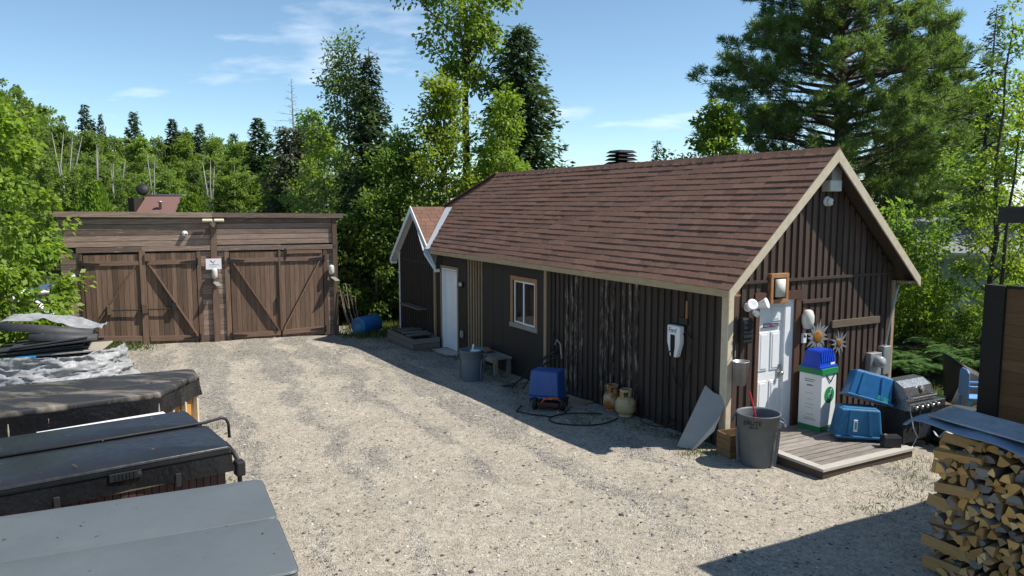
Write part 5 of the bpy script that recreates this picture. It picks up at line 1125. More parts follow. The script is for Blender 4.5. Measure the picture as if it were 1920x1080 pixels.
def bt(a, b): return ((a - .5) * .7, (b - .5) * .5, .2 + .1 * math.sin(6 * a + 2 * b) + .06 * math.sin(13 * b))
o = put(sheet(bt, 16, 12, .008).build('tarp_scrap', mat('grey_blue_tarp', (.25, .3, .36), (.35, .38, .4), rough=.5)), 3.1, -1.9, .0); tag(o, 'crumpled grey tarp scrap beside the grill wheels', 'tarp')
# ------------------------------------------------------------------ buildings and vehicles glimpsed behind
hb = thing('green_house', 'pale green clapboard house with bright metal roof behind bushes', 'house', (17.5, 25, -.4), -.12)
M_clap = mat('pale_green_clapboard', (.3, .36, .31), (.26, .32, .28), scale=3, stretch=(1, 1, 10), rough=.7, rand=.05)
MB().lim((-4.5, .05, 0), (6, 6, 2.6)).build('wall_core', M_clap, hb)
for k in range(17): MB().box((.75, .02, .08 + k * .152), (10.5, .03, .15), Matrix.Rotation(-.12, 3, 'X')).build('clapboard', M_clap, hb)
m = MB(); m.add([(-5, -.5, 2.62), (6.5, -.5, 2.62), (6.5, 3, 3.7), (-5, 3, 3.7), (-5, 6.5, 2.62), (6.5, 6.5, 2.62)] + [(-5, -.5, 2.54), (6.5, -.5, 2.54), (6.5, 6.5, 2.54), (-5, 6.5, 2.54)], [(0, 1, 2, 3), (3, 2, 5, 4), (0, 6, 7, 1), (6, 9, 8, 7), (4, 5, 8, 9), (0, 3, 4, 9, 6), (1, 7, 8, 5, 2)]); m.build('roof', mat('bright_metal_roof', (.5, .52, .54), (.42, .44, .46), stretch=(6, 1, 1), rough=.35, metal=.6), hb)
MB().lim((-4.7, -.02, 2.4), (6.2, .049, 2.535)).build('frieze_board', M_whitewood, hb)
# red-roofed house behind the garage, its dish
x_, y_ = -18.4, 40.0
rh = thing('red_roof_house', 'small house with pinkish-red roof behind the garage roof', 'house', (x_, y_, gz(x_, y_)), .05)
hz_ = -gz(x_, y_)
MB().lim((-1.2, 0, -.2), (1.3, 3, 3.25 + hz_)).build('wall', M_dark, rh)
RB = 3.3 + hz_
m = MB(); m.add([(-1.05, -.3, RB - .1), (1.35, -.3, RB - .1), (1.3, 1.3, RB + .95), (-1.0, 1.3, RB + .95), (-1.05, 3.2, RB), (1.35, 3.2, RB)], [(0, 1, 2, 3), (3, 2, 5, 4), (0, 3, 4), (1, 5, 2), (0, 4, 5, 1)]); m.build('roof', mat('pinkish_shingle', (.22, .115, .1), (.17, .09, .078), scale=8, stretch=(1, 4, 4), rough=.9), rh)
MB().lim((-1.05, 1.2, RB + .93), (1.3, 1.4, RB + 1.0)).build('ridge_flashing', M_galv, rh); MB().lim((-1.35, -.2, RB - .2), (-1.06, 1.2, RB + .8)).build('chimney_wall', M_dark, rh)
f = MB(); f.smooth = True; f.lathe([(.07, RB + .2), (.07, RB + .55), (.12, RB + .56), (.12, RB + .62), (0, RB + .66)], 12, (.1, .2, 0)); f.build('vent_pipe', M_galv, rh)
f = MB(); f.smooth = True; f.lathe([(0, .06), (.2, .03), (.32, -.03), (.31, -.05), (0, .03)], 20, (-1.05, .9, RB + 1.25), Matrix.Rotation(1.2, 3, 'X') @ Matrix.Rotation(.3, 3, 'Y')); f.tube([(-1.05, .92, RB + .95), (-1.05, .92, RB + 1.22)], .03, 6); o = f.build('satellite_dish', M_iron, rh)
# white camper seen between the trees right of the garage
cpx = thing('camper_trailer', 'white camper trailer glimpsed through trees right of the garage', 'trailer', (-6.4, 33.5, -.44), .2)
MB().lim((-2.6, 0, .5), (2.6, 2.2, 2.5)).build('body', M_white, cpx, bevel=.15, seg=3)
for x0_ in (-1.6, .3): MB().lim((x0_, -.02, 1.3), (x0_ + .9, .02, 1.9)).build('window', M_black, cpx)
MB().lim((-2.6, -.012, .9), (2.6, -.002, 1.0)).build('stripe', flat('tan_stripe', (.35, .2, .12)), cpx); 
for x0_ in (-.4, .45):
    f = MB(); f.smooth = True; f.lathe([(0, -.1), (.33, -.1), (.33, .1), (0, .1)], 18, (x0_, .15, .33), Matrix.Rotation(math.radians(90), 3, 'X')); f.build('wheel', M_rubber, cpx)
# white sheet-covered thing behind the left tree
def ws(a, b): 
    x = -.8 + 1.6 * a; y = -.5 + 1.2 * b; return (x, y, 1.75 + .1 * math.sin(5 * a + 3 * b) - .55 * max(0, .3 - b) / .3 * (.5 + .5 * math.sin(9 * a) ** 2) - .4 * max(0, abs(a - .5) - .38) / .12)
wt = thing('covered_rack', 'rack under a white sheet at left end of the garage', 'rack', (-13.6, 21.3, gz(0, 21.3)), .3)
sheet(ws, 30, 24, .008).build('sheet', M_white, wt)
for x_ in (-.7, .7):
    for y_ in (-.4, .6): MB().lim((x_ - .04, y_ - .04, -.05), (x_ + .04, y_ + .04, 1.6)).build('leg', M_greywood, wt)
MB().lim((-.75, -.45, 1.58), (.75, .65, 1.62)).build('shelf', M_greywood, wt)
for k in range(6):
    f = MB(); f.tube([(-12.75 + .08 * k, 20.45 + .03 * k, -.3), (-12.55 + .03 * k, 20.75, .5), (-12.45, 20.95, .95 + .06 * k)], .035, 6); o = f.build('black_pole', M_rubber); tag(o, 'black pole leaning at left end of the garage', 'pole', 'black poles leaning by the garage')
# ------------------------------------------------------------------ vegetation
def fast_mesh(name, V, Fq, m):
    me = bpy.data.meshes.new(name); V = np.asarray(V, np.float32); Fq = np.asarray(Fq, np.int32); k = Fq.shape[1]
    me.vertices.add(len(V)); me.vertices.foreach_set('co', V.ravel())
    me.loops.add(Fq.size); me.loops.foreach_set('vertex_index', Fq.ravel())
    me.polygons.add(len(Fq)); me.polygons.foreach_set('loop_start', np.arange(0, Fq.size, k, dtype=np.int32)); me.polygons.foreach_set('loop_total', np.full(len(Fq), k, np.int32))
    me.materials.append(m); me.update(calc_edges=True); return me
def unit(a): return a / (np.linalg.norm(a, axis=1, keepdims=True) + 1e-9)
def leaf_quads(C, D, Nn, L, Wd, fold=.25, belly=.45):
    """diamond leaves: C base points, D directions, Nn approximate normals"""
    D = unit(D); S = unit(np.cross(D, Nn)); Up = unit(np.cross(S, D))
    L = np.asarray(L).reshape(-1, 1); Wd = np.asarray(Wd).reshape(-1, 1)
    a = C; b = C + D * L * belly + S * Wd * .5 + Up * Wd * fold; c = C + D * L; d = C + D * L * belly - S * Wd * .5 + Up * Wd * fold
    V = np.stack([a, b, c, d], 1).reshape(-1, 3); n = len(C)
    return V, np.arange(4 * n).reshape(n, 4)
def rdir(rng, n): return unit(rng.normal(size=(n, 3)))
M_barkg = mat('grey_bark', (.11, .09, .075), (.17, .145, .12), scale=5, stretch=(3, 3, 1), rough=.95, bump=.6, rand=.15)
M_barkd = mat('dark_bark', (.05, .038, .03), (.085, .068, .055), scale=5, stretch=(3, 3, 1), rough=.95, bump=.6, rand=.15)
M_birch = mat('birch_trunk', (.22, .21, .19), (.34, .325, .3), scale=4, stretch=(1, 1, 4), rough=.8, bump=.2, rand=.15, wear=(.1, .09, .08), wear_amt=-.03, wear_scale=3, wear_stretch=(1, 1, 5))
LF_bright = leafmat('bright_leaf', (.12, .21, .024), (.18, .275, .04), (.26, .34, .07), .5)
LF_mid = leafmat('mid_leaf', (.1, .18, .036), (.145, .24, .05), (.21, .31, .07), .55)
LF_pop = leafmat('poplar_leaf', (.1, .165, .06), (.15, .225, .08), (.24, .31, .15), .5)
LF_forest = leafmat('forest_leaf', (.13, .2, .05), (.18, .265, .065), (.24, .33, .085), .52)
LF_lime = leafmat('lime_leaf', (.14, .21, .028), (.2, .28, .042), (.27, .32, .06), .52)
LF_spruce = leafmat('spruce_needle', (.04, .072, .03), (.058, .1, .04), (.085, .135, .055), .3)
LF_pine = leafmat('pine_needle', (.085, .14, .052), (.12, .19, .07), (.17, .25, .1), .5)
LF_brownish = leafmat('dull_spruce_needle', (.05, .055, .03), (.07, .078, .04), (.09, .095, .05), .25)
LF_thuja = leafmat('thuja_leaf', (.15, .25, .04), (.2, .31, .05), (.24, .34, .07), .4)
LF_fern = leafmat('fern_leaf', (.045, .1, .02), (.07, .14, .03), (.1, .18, .04), .35)
def ball(rng, n):
    return rdir(rng, n) * (rng.random((n, 1)) ** (1 / 2.4))
def decid(H, R, base, n_clump, per, ll, seed, m_leaf, m_bark=None, tr=.12, prof=None, cr=.2, flat_=.7, gap=0, lean=0, twig=True, wr=.62, low=.0):
    """trunk, rising limbs, leaf clumps strung along the limbs with open gaps between"""
    rng = np.random.default_rng(seed); prof = prof or (lambda t: math.sin(math.pi * min(1, (t * .86 + .14))) ** .7)
    m = MB(); m.smooth = True
    npt = 9; wx = np.cumsum(rng.normal(0, .03 * H / npt * 3, npt)); wy = np.cumsum(rng.normal(0, .03 * H / npt * 3, npt))
    T = [Vector((wx[i] * .6 + lean * H * (i / npt) ** 1.4, wy[i] * .6, H * .94 * i / (npt - 1) - (.15 if i == 0 else 0))) for i in range(npt)]; T[0].x = T[0].y = 0
    m.tube(T, [tr * (1 - .9 * i / (npt - 1)) + .008 for i in range(npt)], 8)
    def tp_(z):
        f = max(0, min(.999, z / (H * .94))) * (npt - 1); i = int(f); return T[i].lerp(T[i + 1], f - i)
    Vs, Fs, nv = [], [], 0
    n_limb = max(8, n_clump // 5); done = 0
    for k in range(n_limb):
        t = (k + rng.uniform(.1, .9)) / n_limb; z = base + (H - base) * t; r = R * prof(t) * rng.uniform(.55, 1.12); an = k * 2.399 + rng.uniform(-.5, .5)
        c0_ = tp_(z); tip = Vector((c0_.x + r * math.cos(an), c0_.y + r * math.sin(an), z + rng.uniform(-.05, .12) * R))
        s0 = tp_(max(base * .4, z - r * rng.uniform(.55, 1.15))); ctl = s0.lerp(tip, .5) + Vector((rng.normal() * .06 * r, rng.normal() * .06 * r, -.1 * r))
        bz = lambda s: s0 * (1 - s) ** 2 + ctl * 2 * s * (1 - s) + tip * s * s
        rr = max(.008, tr * .34 * (1 - t * .65))
        if twig: m.tube([bz(s) for s in (0, .35, .7, 1)], [rr, rr * .72, rr * .4, rr * .12], 5, False)
        nc = max(2, int(round(n_clump / n_limb * rng.uniform(.6, 1.4))))
        for q in range(nc):
            s = rng.uniform(.38, 1.04); e = Vector(rdir(rng, 1)[0]) * R * rng.uniform(.05, .24); b0 = bz(min(s, 1)); c = b0 + e
            if twig: m.tube([b0, b0.lerp(c, .5) + Vector((0, 0, -.02)), c], [rr * .3, rr * .2, rr * .08], 3, False)
            n = max(6, int(per * rng.uniform(.45, 1.5))); sd = R * cr * rng.uniform(.75, 1.5)
            P = np.array(c) + ball(rng, n) * np.array([sd, sd, sd * flat_])
            out_ = P - np.array([c0_.x, c0_.y, z - R * .2])
            D = unit(out_) * .5 + unit(P - np.array(c)) * .4 + rng.normal(size=(n, 3)) * .5 + np.array([0, 0, -.4]); Nn = rng.normal(size=(n, 3)) * .6 + np.array([.35, -.15, .85])
            L = ll * rng.uniform(.65, 1.3, n); V, F = leaf_quads(P, D, Nn, L, L * wr); Vs.append(V); Fs.append(F + nv); nv += len(V)
    tm = m.mesh('trunk', m_bark or M_barkg, fix=False); return tm, fast_mesh('crown', np.concatenate(Vs), np.concatenate(Fs), m_leaf)
def conifer(H, R, seed, m_leaf, tr=.14, wh=26, nb=6, q=13, droop=.35, nl=.34, nw=.1, base=.05, bare_top=0, power=.85, m_bark=None, fill=1.0):
    rng = np.random.default_rng(seed); m = MB(); m.smooth = True
    m.tube([(0, 0, -.15), (.02 * H * rng.normal() * .3, 0, H * .5), (0, 0, H)], [tr, tr * .55, .01], 7)
    Cs, Ds, Ns, Ls, Ws = [], [], [], [], []; nbr = wh * nb
    for i in range(nbr):
        u_ = (i + rng.uniform(-.6, .6)) / nbr; t = base + (1 - base) * max(0, min(.99, u_)) ** 1.04; z = H * t; dead = t > 1 - bare_top
        if dead and i % 2: continue
        an = i * 2.399 + rng.uniform(-.5, .5); ln = (R * (1 - t) ** power * rng.uniform(.45, 1.15) + .1) * (1 + .18 * math.sin(an * 1 + seed))
        d = np.array([math.cos(an), math.sin(an), 0]); up = .7 * (t - .35) + rng.uniform(-.12, .12); dr = droop * rng.uniform(.6, 1.4)
        o = np.array([0, 0, z]); mid = o + d * ln * .55 + np.array([0, 0, ln * (up * .55 - dr * .22)]); tip = o + d * ln + np.array([0, 0, ln * (up - dr * .35)])
        m.tube([Vector(o), Vector(mid), Vector(tip)], [.01 + .008 * ln, .008, .003], 4, False)
        if dead:
            for w_ in range(3):
                s = rng.uniform(.4, 1); p = o + (tip - o) * s; m.tube([Vector(p), Vector(p + rdir(rng, 1)[0] * .25 * ln)], [.006, .002], 3, False)
            continue
        nq = max(5, int(q * (ln / R + .22) * fill)); s = rng.uniform(.06, 1.0, nq) ** .8
        P = np.where(s[:, None] < .55, o * (1 - s[:, None] / .55) + mid * s[:, None] / .55, mid * (1 - (s[:, None] - .55) / .45) + tip * (s[:, None] - .55) / .45)
        side = np.array([-math.sin(an), math.cos(an), 0]); sg = rng.choice([-1, 1], nq)
        D = d * .7 + side * (sg * rng.uniform(.1, 1.1, nq))[:, None] + np.array([0, 0, -.1]) - np.outer(rng.uniform(0, 1.0, nq) * droop, [0, 0, 1.0]) + rng.normal(size=(nq, 3)) * .25
        Cs.append(P + rng.normal(size=(nq, 3)) * .03 * R); Ds.append(D); Ns.append(rng.normal(size=(nq, 3)) * .5 + np.array([.2, 0, .9])); L = nl * (.5 + .6 * (1 - s)) * rng.uniform(.6, 1.35, nq) * (.5 + .5 * min(1, ln / (R * .5))); Ls.append(L); Ws.append(L * nw / nl * 1.1)
    V, F = leaf_quads(np.concatenate(Cs), np.concatenate(Ds), np.concatenate(Ns), np.concatenate(Ls), np.concatenate(Ws), fold=-.12)
    return m.mesh('trunk', m_bark or M_barkd, fix=False), fast_mesh('crown', V, F, m_leaf)
def thuja(H, R, seed):
    rng = np.random.default_rng(seed); m = MB(); m.tube([(0, 0, -.1), (0, 0, H * .8)], [.06, .02], 6); n = 5200
    t = rng.random(n); an = rng.uniform(0, 2 * math.pi, n); rad = R * np.clip(np.minimum(1, .75 + 1.2 * t) * (1 - t ** 2.6), 0, 1) * (1 + .08 * np.sin(5 * an + 9 * t) + rng.normal(0, .05, n)) * rng.uniform(.72, 1, n)
    P = np.stack([rad * np.cos(an), rad * np.sin(an), H * t * .97], 1); D = np.stack([np.cos(an) * .55, np.sin(an) * .55, np.full(n, 1.0)], 1) + rng.normal(size=(n, 3)) * .25
    L = rng.uniform(.1, .22, n); V, F = leaf_quads(P, D, np.stack([np.cos(an), np.sin(an), np.full(n, .2)], 1) + rng.normal(size=(n, 3)) * .9, L, L * .5)
    return m.mesh('trunk', M_barkd, fix=False), fast_mesh('crown', V, F, LF_thuja)
def pine(H, R, seed, base=.18, n_br=70, tufts=9, needles=24, nl=.2, nw=.02):
    rng = np.random.default_rng(seed); m = MB(); m.smooth = True
    m.tube([(0, 0, -.2), (.1, 0, H * .3), (-.05, .1, H * .65), (0, 0, H)], [.3, .24, .13, .02], 9)
    Cs, Ds = [], []
    for i in range(n_br):
        t = base + (1 - base) * (i / n_br) ** .9; z = H * t; an = i * 2.399 + rng.uniform(-.3, .3)
        ln = R * (math.sin(math.pi * (.22 + .78 * t)) ** .75) * rng.uniform(.6, 1.1) if t < .97 else R * .2
        rise = rng.uniform(-.08, .42) + .4 * max(0, t - .6); d = np.array([math.cos(an), math.sin(an), 0]); o = np.array([0, 0, z])
        def bp_(s): return o + d * ln * s + np.array([0, 0, ln * (rise * s * s + .06 * math.sin(3 * s))])
        m.tube([Vector(bp_(s)) for s in (0, .3, .6, .85, 1)], [.03 + .014 * ln, .03 + .006 * ln, .025, .015, .006], 5, False)
        for j in range(int(tufts * (ln / R + .35))):
            s = rng.uniform(.28, 1.0); b0 = bp_(s); sd = rng.choice([-1, 1]); side = np.array([-math.sin(an), math.cos(an), 0]) * sd
            L2 = ln * .32 * (1.15 - s) + .25; dd = unit((d * .7 + side * rng.uniform(.2, 1.0) + np.array([0, 0, rng.uniform(.05, .6)]))[None])[0]
            b0 = b0 + np.array([0, 0, rng.normal() * .12]); e = b0 + dd * L2; m.tube([Vector(b0), Vector((b0 + e) / 2 + np.array([0, 0, -.03])), Vector(e)], [.014, .01, .006], 4, False)
            for q in range(rng.integers(3, 6)):
                s2 = rng.uniform(.3, 1); c = b0 + (e - b0) * s2; ax = unit((dd + np.array([0, 0, .55]) + rng.normal(size=3) * .45)[None])[0]
                k = needles; P = c + ax * rng.uniform(0, .16, k)[:, None]; D = ax * .75 + rdir(rng, k) * .75
                Cs.append(P); Ds.append(D)
    C = np.concatenate(Cs); D = np.concatenate(Ds); n = len(C); L = nl * rng.uniform(.75, 1.25, n)
    V, F = leaf_quads(C, D, rdir(rng, n), L, np.full(n, nw), fold=0, belly=.5)
    return m.mesh('trunk', mat('pine_bark', (.07, .05, .042), (.12, .088, .07), scale=4, stretch=(2, 2, 1), rough=.95, bump=.6), fix=False), fast_mesh('crown', V, F, LF_pine)
def plant(name, label, cat, meshes, loc, rz=0, sc=1, group=None, parts=('trunk', 'crown'), szc=None):
    t = thing(name, label, cat, loc, rz, group); t.scale = (sc, sc, szc or sc)
    for nm, me in zip(parts, meshes): link(nm, me, t)
    return t
def at(px, Yd): return (px - 960) / F_PX * Yd / 1.0
def zpx(py, Yd): return CAM_H + Yd * math.tan(math.atan((540 - py) / F_PX) - PITCH)
def loc_at(px, Yd): x = at(px, Yd) * (math.cos(PITCH)); return (x, Yd, gz(x, Yd) - .05)
# -- near left maple
t = plant('maple_tree', 'bright leafy young maple at left edge before the garage', 'tree', decid(6.6, 1.75, .5, 170, 62, .17, 11, LF_bright, M_barkg, .07, prof=lambda t: .55 + .5 * math.sin(math.pi * min(1, .18 + t * .82)) if t < .8 else 1.0 - (t - .8) * 3.6, cr=.17, wr=.6), (-12.75, 18.9, gz(0, 18.9)), .5)
t = plant('maple_sapling', 'low leafy maple sapling under the young maple, left edge', 'tree', decid(2.6, 1.0, .2, 60, 50, .15, 12, LF_bright, M_barkg, .04, cr=.2), (-12.6, 18.0, gz(0, 18.0)), 1.5)
# -- group behind, between garage and shed
Yd = 31
def H_to(py, Yd): return zpx(py, Yd) - gz(0, Yd) + .05
plant('poplar_tree', 'tall airy poplar with silvery leaves right of the garage', 'tree', decid(H_to(92, 31), 2.6, 1.0, 330, 48, .14, 21, LF_pop, M_barkg, .12, prof=lambda t: (.85 + .2 * t) if t < .5 else .95 - 1.65 * (t - .5), cr=.15), loc_at(655, 31))
plant('spruce_tree', 'slender spruce with bare leader tip beside the tall poplar', 'tree', conifer(H_to(88, 30), 2.3, 22, LF_spruce, nl=.42, nw=.15, wh=52, bare_top=.04, q=44), loc_at(697, 30))
plant('lime_tree', 'yellow-green broadleaf tree in front of the tall bare-stemmed maple', 'tree', decid(H_to(150, 28.5), 2.5, .4, 340, 46, .16, 23, LF_lime, M_barkg, .11, prof=lambda t: .95 - .1 * t if t < .45 else .9 - 1.5 * (t - .45), cr=.15), loc_at(838, 28.5))
plant('tall_maple', 'tallest maple with clear trunk and crown cut by the frame top', 'tree', decid(16, 3.3, 9.7, 120, 62, .19, 24, LF_bright, M_barkd, .24, cr=.16, prof=lambda t: .35 + .75 * t if t < .5 else .75 - .5 * (t - .5), wr=.7), loc_at(874, 32))
plant('spruce_tree', 'dark tall spruce right of the tall maple trunk', 'tree', conifer(H_to(50, 31), 3.0, 25, LF_spruce, nl=.5, nw=.17, wh=64, q=60, droop=.3, power=.62), loc_at(975, 31))
plant('young_maple', 'bright young maple overlapping the dark tall spruce', 'tree', decid(H_to(180, 27.5), 1.8, .6, 210, 44, .15, 26, LF_bright, M_barkg, .08, cr=.18, prof=lambda t: .8 if t < .6 else .8 - 1.5 * (t - .6)), loc_at(945, 27.5))
plant('young_maple', 'mid-green young maple filling the gap behind the wing roof', 'tree', decid(6.6, 2.6, .2, 230, 70, .15, 27, LF_mid, M_barkg, .09, cr=.18), loc_at(745, 28.8))
plant('fir_tree', 'small dense fir in the shade right of the garage', 'tree', conifer(5.6, 1.9, 28, LF_spruce, wh=24, q=20, nl=.3, nw=.12), loc_at(672, 28.4))
plant('young_maple', 'shaded leafy maple behind the blue barrel', 'tree', decid(4.6, 1.6, .1, 110, 60, .13, 29, LF_mid, M_barkg, .07, cr=.2), loc_at(705, 27.4))
plant('dying_spruce', 'half-dead spruce with bare grey top behind the garage', 'tree', conifer(H_to(148, 41), 3.1, 30, LF_brownish, nl=.5, nw=.16, wh=40, q=26, bare_top=.24, droop=.5, fill=2, m_bark=M_barkg), loc_at(553, 41), 0, 1.0)
plant('lime_tree', 'small yellow-green tree at right of the half-dead spruce', 'tree', decid(H_to(245, 37), 2.0, .4, 160, 60, .16, 31, LF_lime, M_barkg, .08, cr=.2), loc_at(607, 37))
plant('leafy_tree', 'mid-green leafy tree just right of half-dead spruce top', 'tree', decid(H_to(215, 43), 2.6, 1, 190, 60, .18, 32, LF_mid, M_barkg, .1, cr=.18), loc_at(580, 43))
# -- arborvitae behind the garage
th = [thuja(3.2, .55, 40 + k) for k in range(2)]
for k, (px, py) in enumerate(((168, 352), (184, 338), (348, 366), (365, 362))):
    Yd = 38; hh = zpx(py, Yd) - gz(at(px, Yd), Yd)
    plant('arborvitae', ['shorter arborvitae column of the left pair behind the garage', 'taller arborvitae column of the left pair behind the garage', 'left arborvitae column beside the pinkish-red roof', 'right arborvitae column beside the pinkish-red roof'][k], 'tree', th[k % 2], loc_at(px, Yd), k, hh / 3.2, 'clipped arborvitae columns')
# -- the wood behind
random.seed(3)
fd = [decid(13, 3.3, 2.2, 260, 42, .3, 50 + k, LF_forest, M_barkg, .16, cr=.12, prof=[None, lambda t: .95 - .4 * t, lambda t: .6 + .5 * math.sin(3 * t)][k % 3], twig=False) for k in range(6)]
fs_ = [conifer(14, 3.0, 60 + k, LF_spruce, nl=.7, nw=.28, wh=36, q=40, power=.75) for k in range(3)]
def skyline(px):
    pts = [(-200, 150), (0, 165), (60, 195), (110, 240), (180, 262), (300, 262), (420, 262), (520, 290), (640, 300), (760, 300)]
    for (a, b), (c, d) in zip(pts, pts[1:]):
        if a <= px <= c: return b + (d - b) * (px - a) / (c - a)
    return 300
k = 0
for ring, (Yd0, n, drop) in enumerate(((56, 17, 62), (68, 19, 30), (84, 20, 0), (100, 18, -6))):
    for i in range(n):
        px = -170 + (920 if ring < 3 else 900) * (i + random.uniform(-.3, .3) + .5) / n; Yy = Yd0 + random.uniform(-5, 5)
        py = skyline(px) + drop + random.uniform(-8, 16); x, y, z = loc_at(px, Yy); hh = (zpx(py, Yy) - z) * 1.0
        conif = random.random() < .12 and ring < 2
        me = random.choice(fs_ if conif else fd); H0 = 14 if conif else 13
        plant('forest_spruce' if conif else 'forest_tree', 'dark spruce standing inside the dense wood behind the garage' if conif else 'leafy green tree in the dense wood behind the garage', 'tree', me, (x, y, z), random.uniform(0, 6), max(.6, min(1.15, hh / H0)), 'spruces inside the background wood' if conif else 'trees of the background wood', szc=hh / H0)
for px, py, lb in ((168, 195, 'tallest dark spruce tip on the left skyline'), (260, 210, 'dark spruce tip above wood left of the skyline middle'), (197, 214, 'thin conifer tip right of the tallest left skyline spruce'), (330, 222, 'rounded conifer on the skyline above the red roof'), (380, 232, 'dark spruce tip right of the rounded skyline conifer'), (441, 250, 'short dark spruce tip on skyline left of the pointed spruce'), (489, 220, 'pointed pale-green spruce on skyline left of the half-dead spruce')):
    Yy = 88 if px != 489 else 60; x, y, z = loc_at(px, Yy); hh = zpx(py, Yy) - z
    plant('skyline_spruce', lb, 'tree', random.choice(fs_), (x, y, z), random.uniform(0, 6), 1.0 if px not in (197,) else .55, szc=hh / 14 * 1.0)
# -- pale bare birches in the wood
def bare_birch(label, px, py_top, Yd, forks, seed, base_py=395):
    rng = random.Random(seed); x, y, z = loc_at(px, Yd); hh = zpx(py_top, Yd) - z
    t = thing('birch_tree', label, 'tree', (x, y, z)); f = MB(); f.smooth = True; s = Yd / F_PX
    f.tube([(0, 0, 0), (.1, 0, hh * .45), (rng.uniform(-.2, .2), 0, hh * .75), (rng.uniform(-.3, .3), 0, hh)], [.1, .08, .045, .006], 7); f.build('trunk', M_birch, t)
    for (dx, top) in forks:
        g_ = MB(); g_.smooth = True; h1 = hh * rng.uniform(.35, .5); zt = zpx(top, Yd) - z
        g_.tube([(.08, 0, h1), (dx * s * .4, .1, h1 + (zt - h1) * .4), (dx * s, .1, zt)], [.06, .045, .012], 6); g_.build('limb', M_birch, t)
        for q in range(6):
            a_ = rng.uniform(.3, .98); p0 = Vector((dx * s * a_, .1, h1 + (zt - h1) * a_)); g2 = MB(); g2.tube([p0, p0 + Vector((rng.uniform(-.3, .3), 0, rng.uniform(.2, .5))), p0 + Vector((rng.uniform(-.9, .9), 0, rng.uniform(.6, 1.3)))], [.02, .012, .003], 4); g2.build('twig', M_birch, t)
bare_birch('bare forked birch left in the wood, widest fork', 122, 248, 50, [(-18, 248), (38, 255), (20, 258)], 1); bare_birch('slim bare birch beside the grey dead spruce', 180, 270, 51, [(8, 275)], 2)
bare_birch('bare birch clump left of the pinkish-red roof', 216, 305, 50, [(22, 300), (-6, 310)], 3); bare_birch('bare pale birch directly behind the pinkish-red roof', 287, 285, 51, [(5, 300)], 4)
bare_birch('bare white birch fork right of the arborvitae pair', 394, 298, 47, [(-12, 302), (10, 312)], 5); bare_birch('thin birch trunk at right of the wood', 437, 310, 50, [(6, 330)], 6)
plant('dead_spruce', 'grey dead spruce without needles in the left wood', 'tree', conifer(9, 1.7, 71, LF_brownish, nl=.3, nw=.05, wh=30, q=9, bare_top=.3, droop=.6, m_bark=M_barkg), loc_at(186, 50), 0, .72)
for k, (px, Yd, py, lb) in enumerate(((95, 46, 300, 'low bright sapling before the widest forked birch'), (150, 47, 318, 'low sapling left of the grey dead spruce'), (240, 45.5, 335, 'low sapling left of the pinkish-red roof'), (318, 47, 325, 'low sapling right of the pinkish-red roof'), (425, 45, 330, 'leafy sapling right of the bare white birch fork'), (470, 46, 318, 'taller sapling near the half-dead spruce'), (372, 49, 312, 'leafy sapling behind the bare white birch fork'), (515, 44, 330, 'leafy sapling under the half-dead spruce'))):
    x, y, z = loc_at(px, Yd); hh = zpx(py, Yd) - z
    plant('front_sapling', lb, 'tree', fd[k % 6], (x, y, z), k * 1.7, .42, 'saplings at the edge of the wood', szc=hh / 13)
# -- far wood closing the gaps near the ground
C = []; rng = np.random.default_rng(77)
n = 40000; X = rng.uniform(-62, 2, n); Yw = rng.uniform(44, 110, n); Z = np.minimum(np.abs(rng.normal(0, 2.0, n)), 3.6); Z = Z + np.array([gz(a, b) for a, b in zip(X, Yw)])
V, F = leaf_quads(np.stack([X, Yw, Z], 1), rdir(rng, n), rdir(rng, n) + np.array([0, 0, .6]), rng.uniform(.3, .7, n), rng.uniform(.2, .4, n))
o = link('undergrowth', fast_mesh('undergrowth', V, F, LF_forest)); tag(o, 'green undergrowth on the floor of the background wood', 'undergrowth', kind='stuff')
# -- right side: big pine, companions
plant('pine_tree', 'huge dark pine rising behind the gable of the shed', 'tree', pine(17.5, 5.3, 81, n_br=185, tufts=22, needles=20, base=.08, nl=.26, nw=.026), loc_at(1568, 30.5), .4)
pm = bpy.data.objects['pine_tree']; p2 = copy_tree(pm); p2.location = loc_at(1745, 44); p2.rotation_euler = (0, 0, 2.2); p2.scale = (.62, .62, .8); p2['label'] = 'second pine behind right side of the huge pine'
plant('leafy_tree', 'bright leafy tree showing above the roof, left of pine', 'tree', decid(H_to(205, 27.2), 1.9, .8, 260, 66, .16, 82, LF_bright, M_barkg, .12, cr=.16), loc_at(1340, 27.2))
plant('spruce_tree', 'small dark spruce tip above the ridge beside chimney cap', 'tree', conifer(H_to(262, 36), .95, 83, LF_spruce, wh=30, q=18), loc_at(1230, 36))
plant('spruce_tree', 'dark spruce at right edge behind the thin birches', 'tree', conifer(H_to(8, 27), 2.3, 84, LF_spruce, nl=.38, nw=.12, wh=36, q=26), loc_at(1845, 27))
plant('leafy_tree', 'leafy tree behind the right side of pine above green house', 'tree', decid(H_to(250, 33), 2.6, .6, 150, 60, .15, 85, LF_mid, M_barkg, .12, cr=.18), loc_at(1745, 34))
plant('leafy_tree', 'bright leafy tree at far right edge above the shelter roof', 'tree', decid(H_to(130, 22), 1.9, 1.6, 120, 55, .12, 86, LF_bright, M_barkg, .09, cr=.17), loc_at(1925, 22))
plant('young_birch', 'thin young tree with dark stem left of the shelter roof', 'tree', decid(H_to(10, 20), 1.25, 2.0, 90, 34, .11, 87, LF_bright, M_barkd, .075, cr=.2), loc_at(1858, 20))
plant('young_birch', 'leaning thin dark-stemmed young tree next to the shelter post', 'tree', decid(H_to(180, 19), 1.0, 2.2, 50, 30, .11, 88, LF_lime, M_barkd, .06, cr=.22, lean=.05), loc_at(1882, 19))
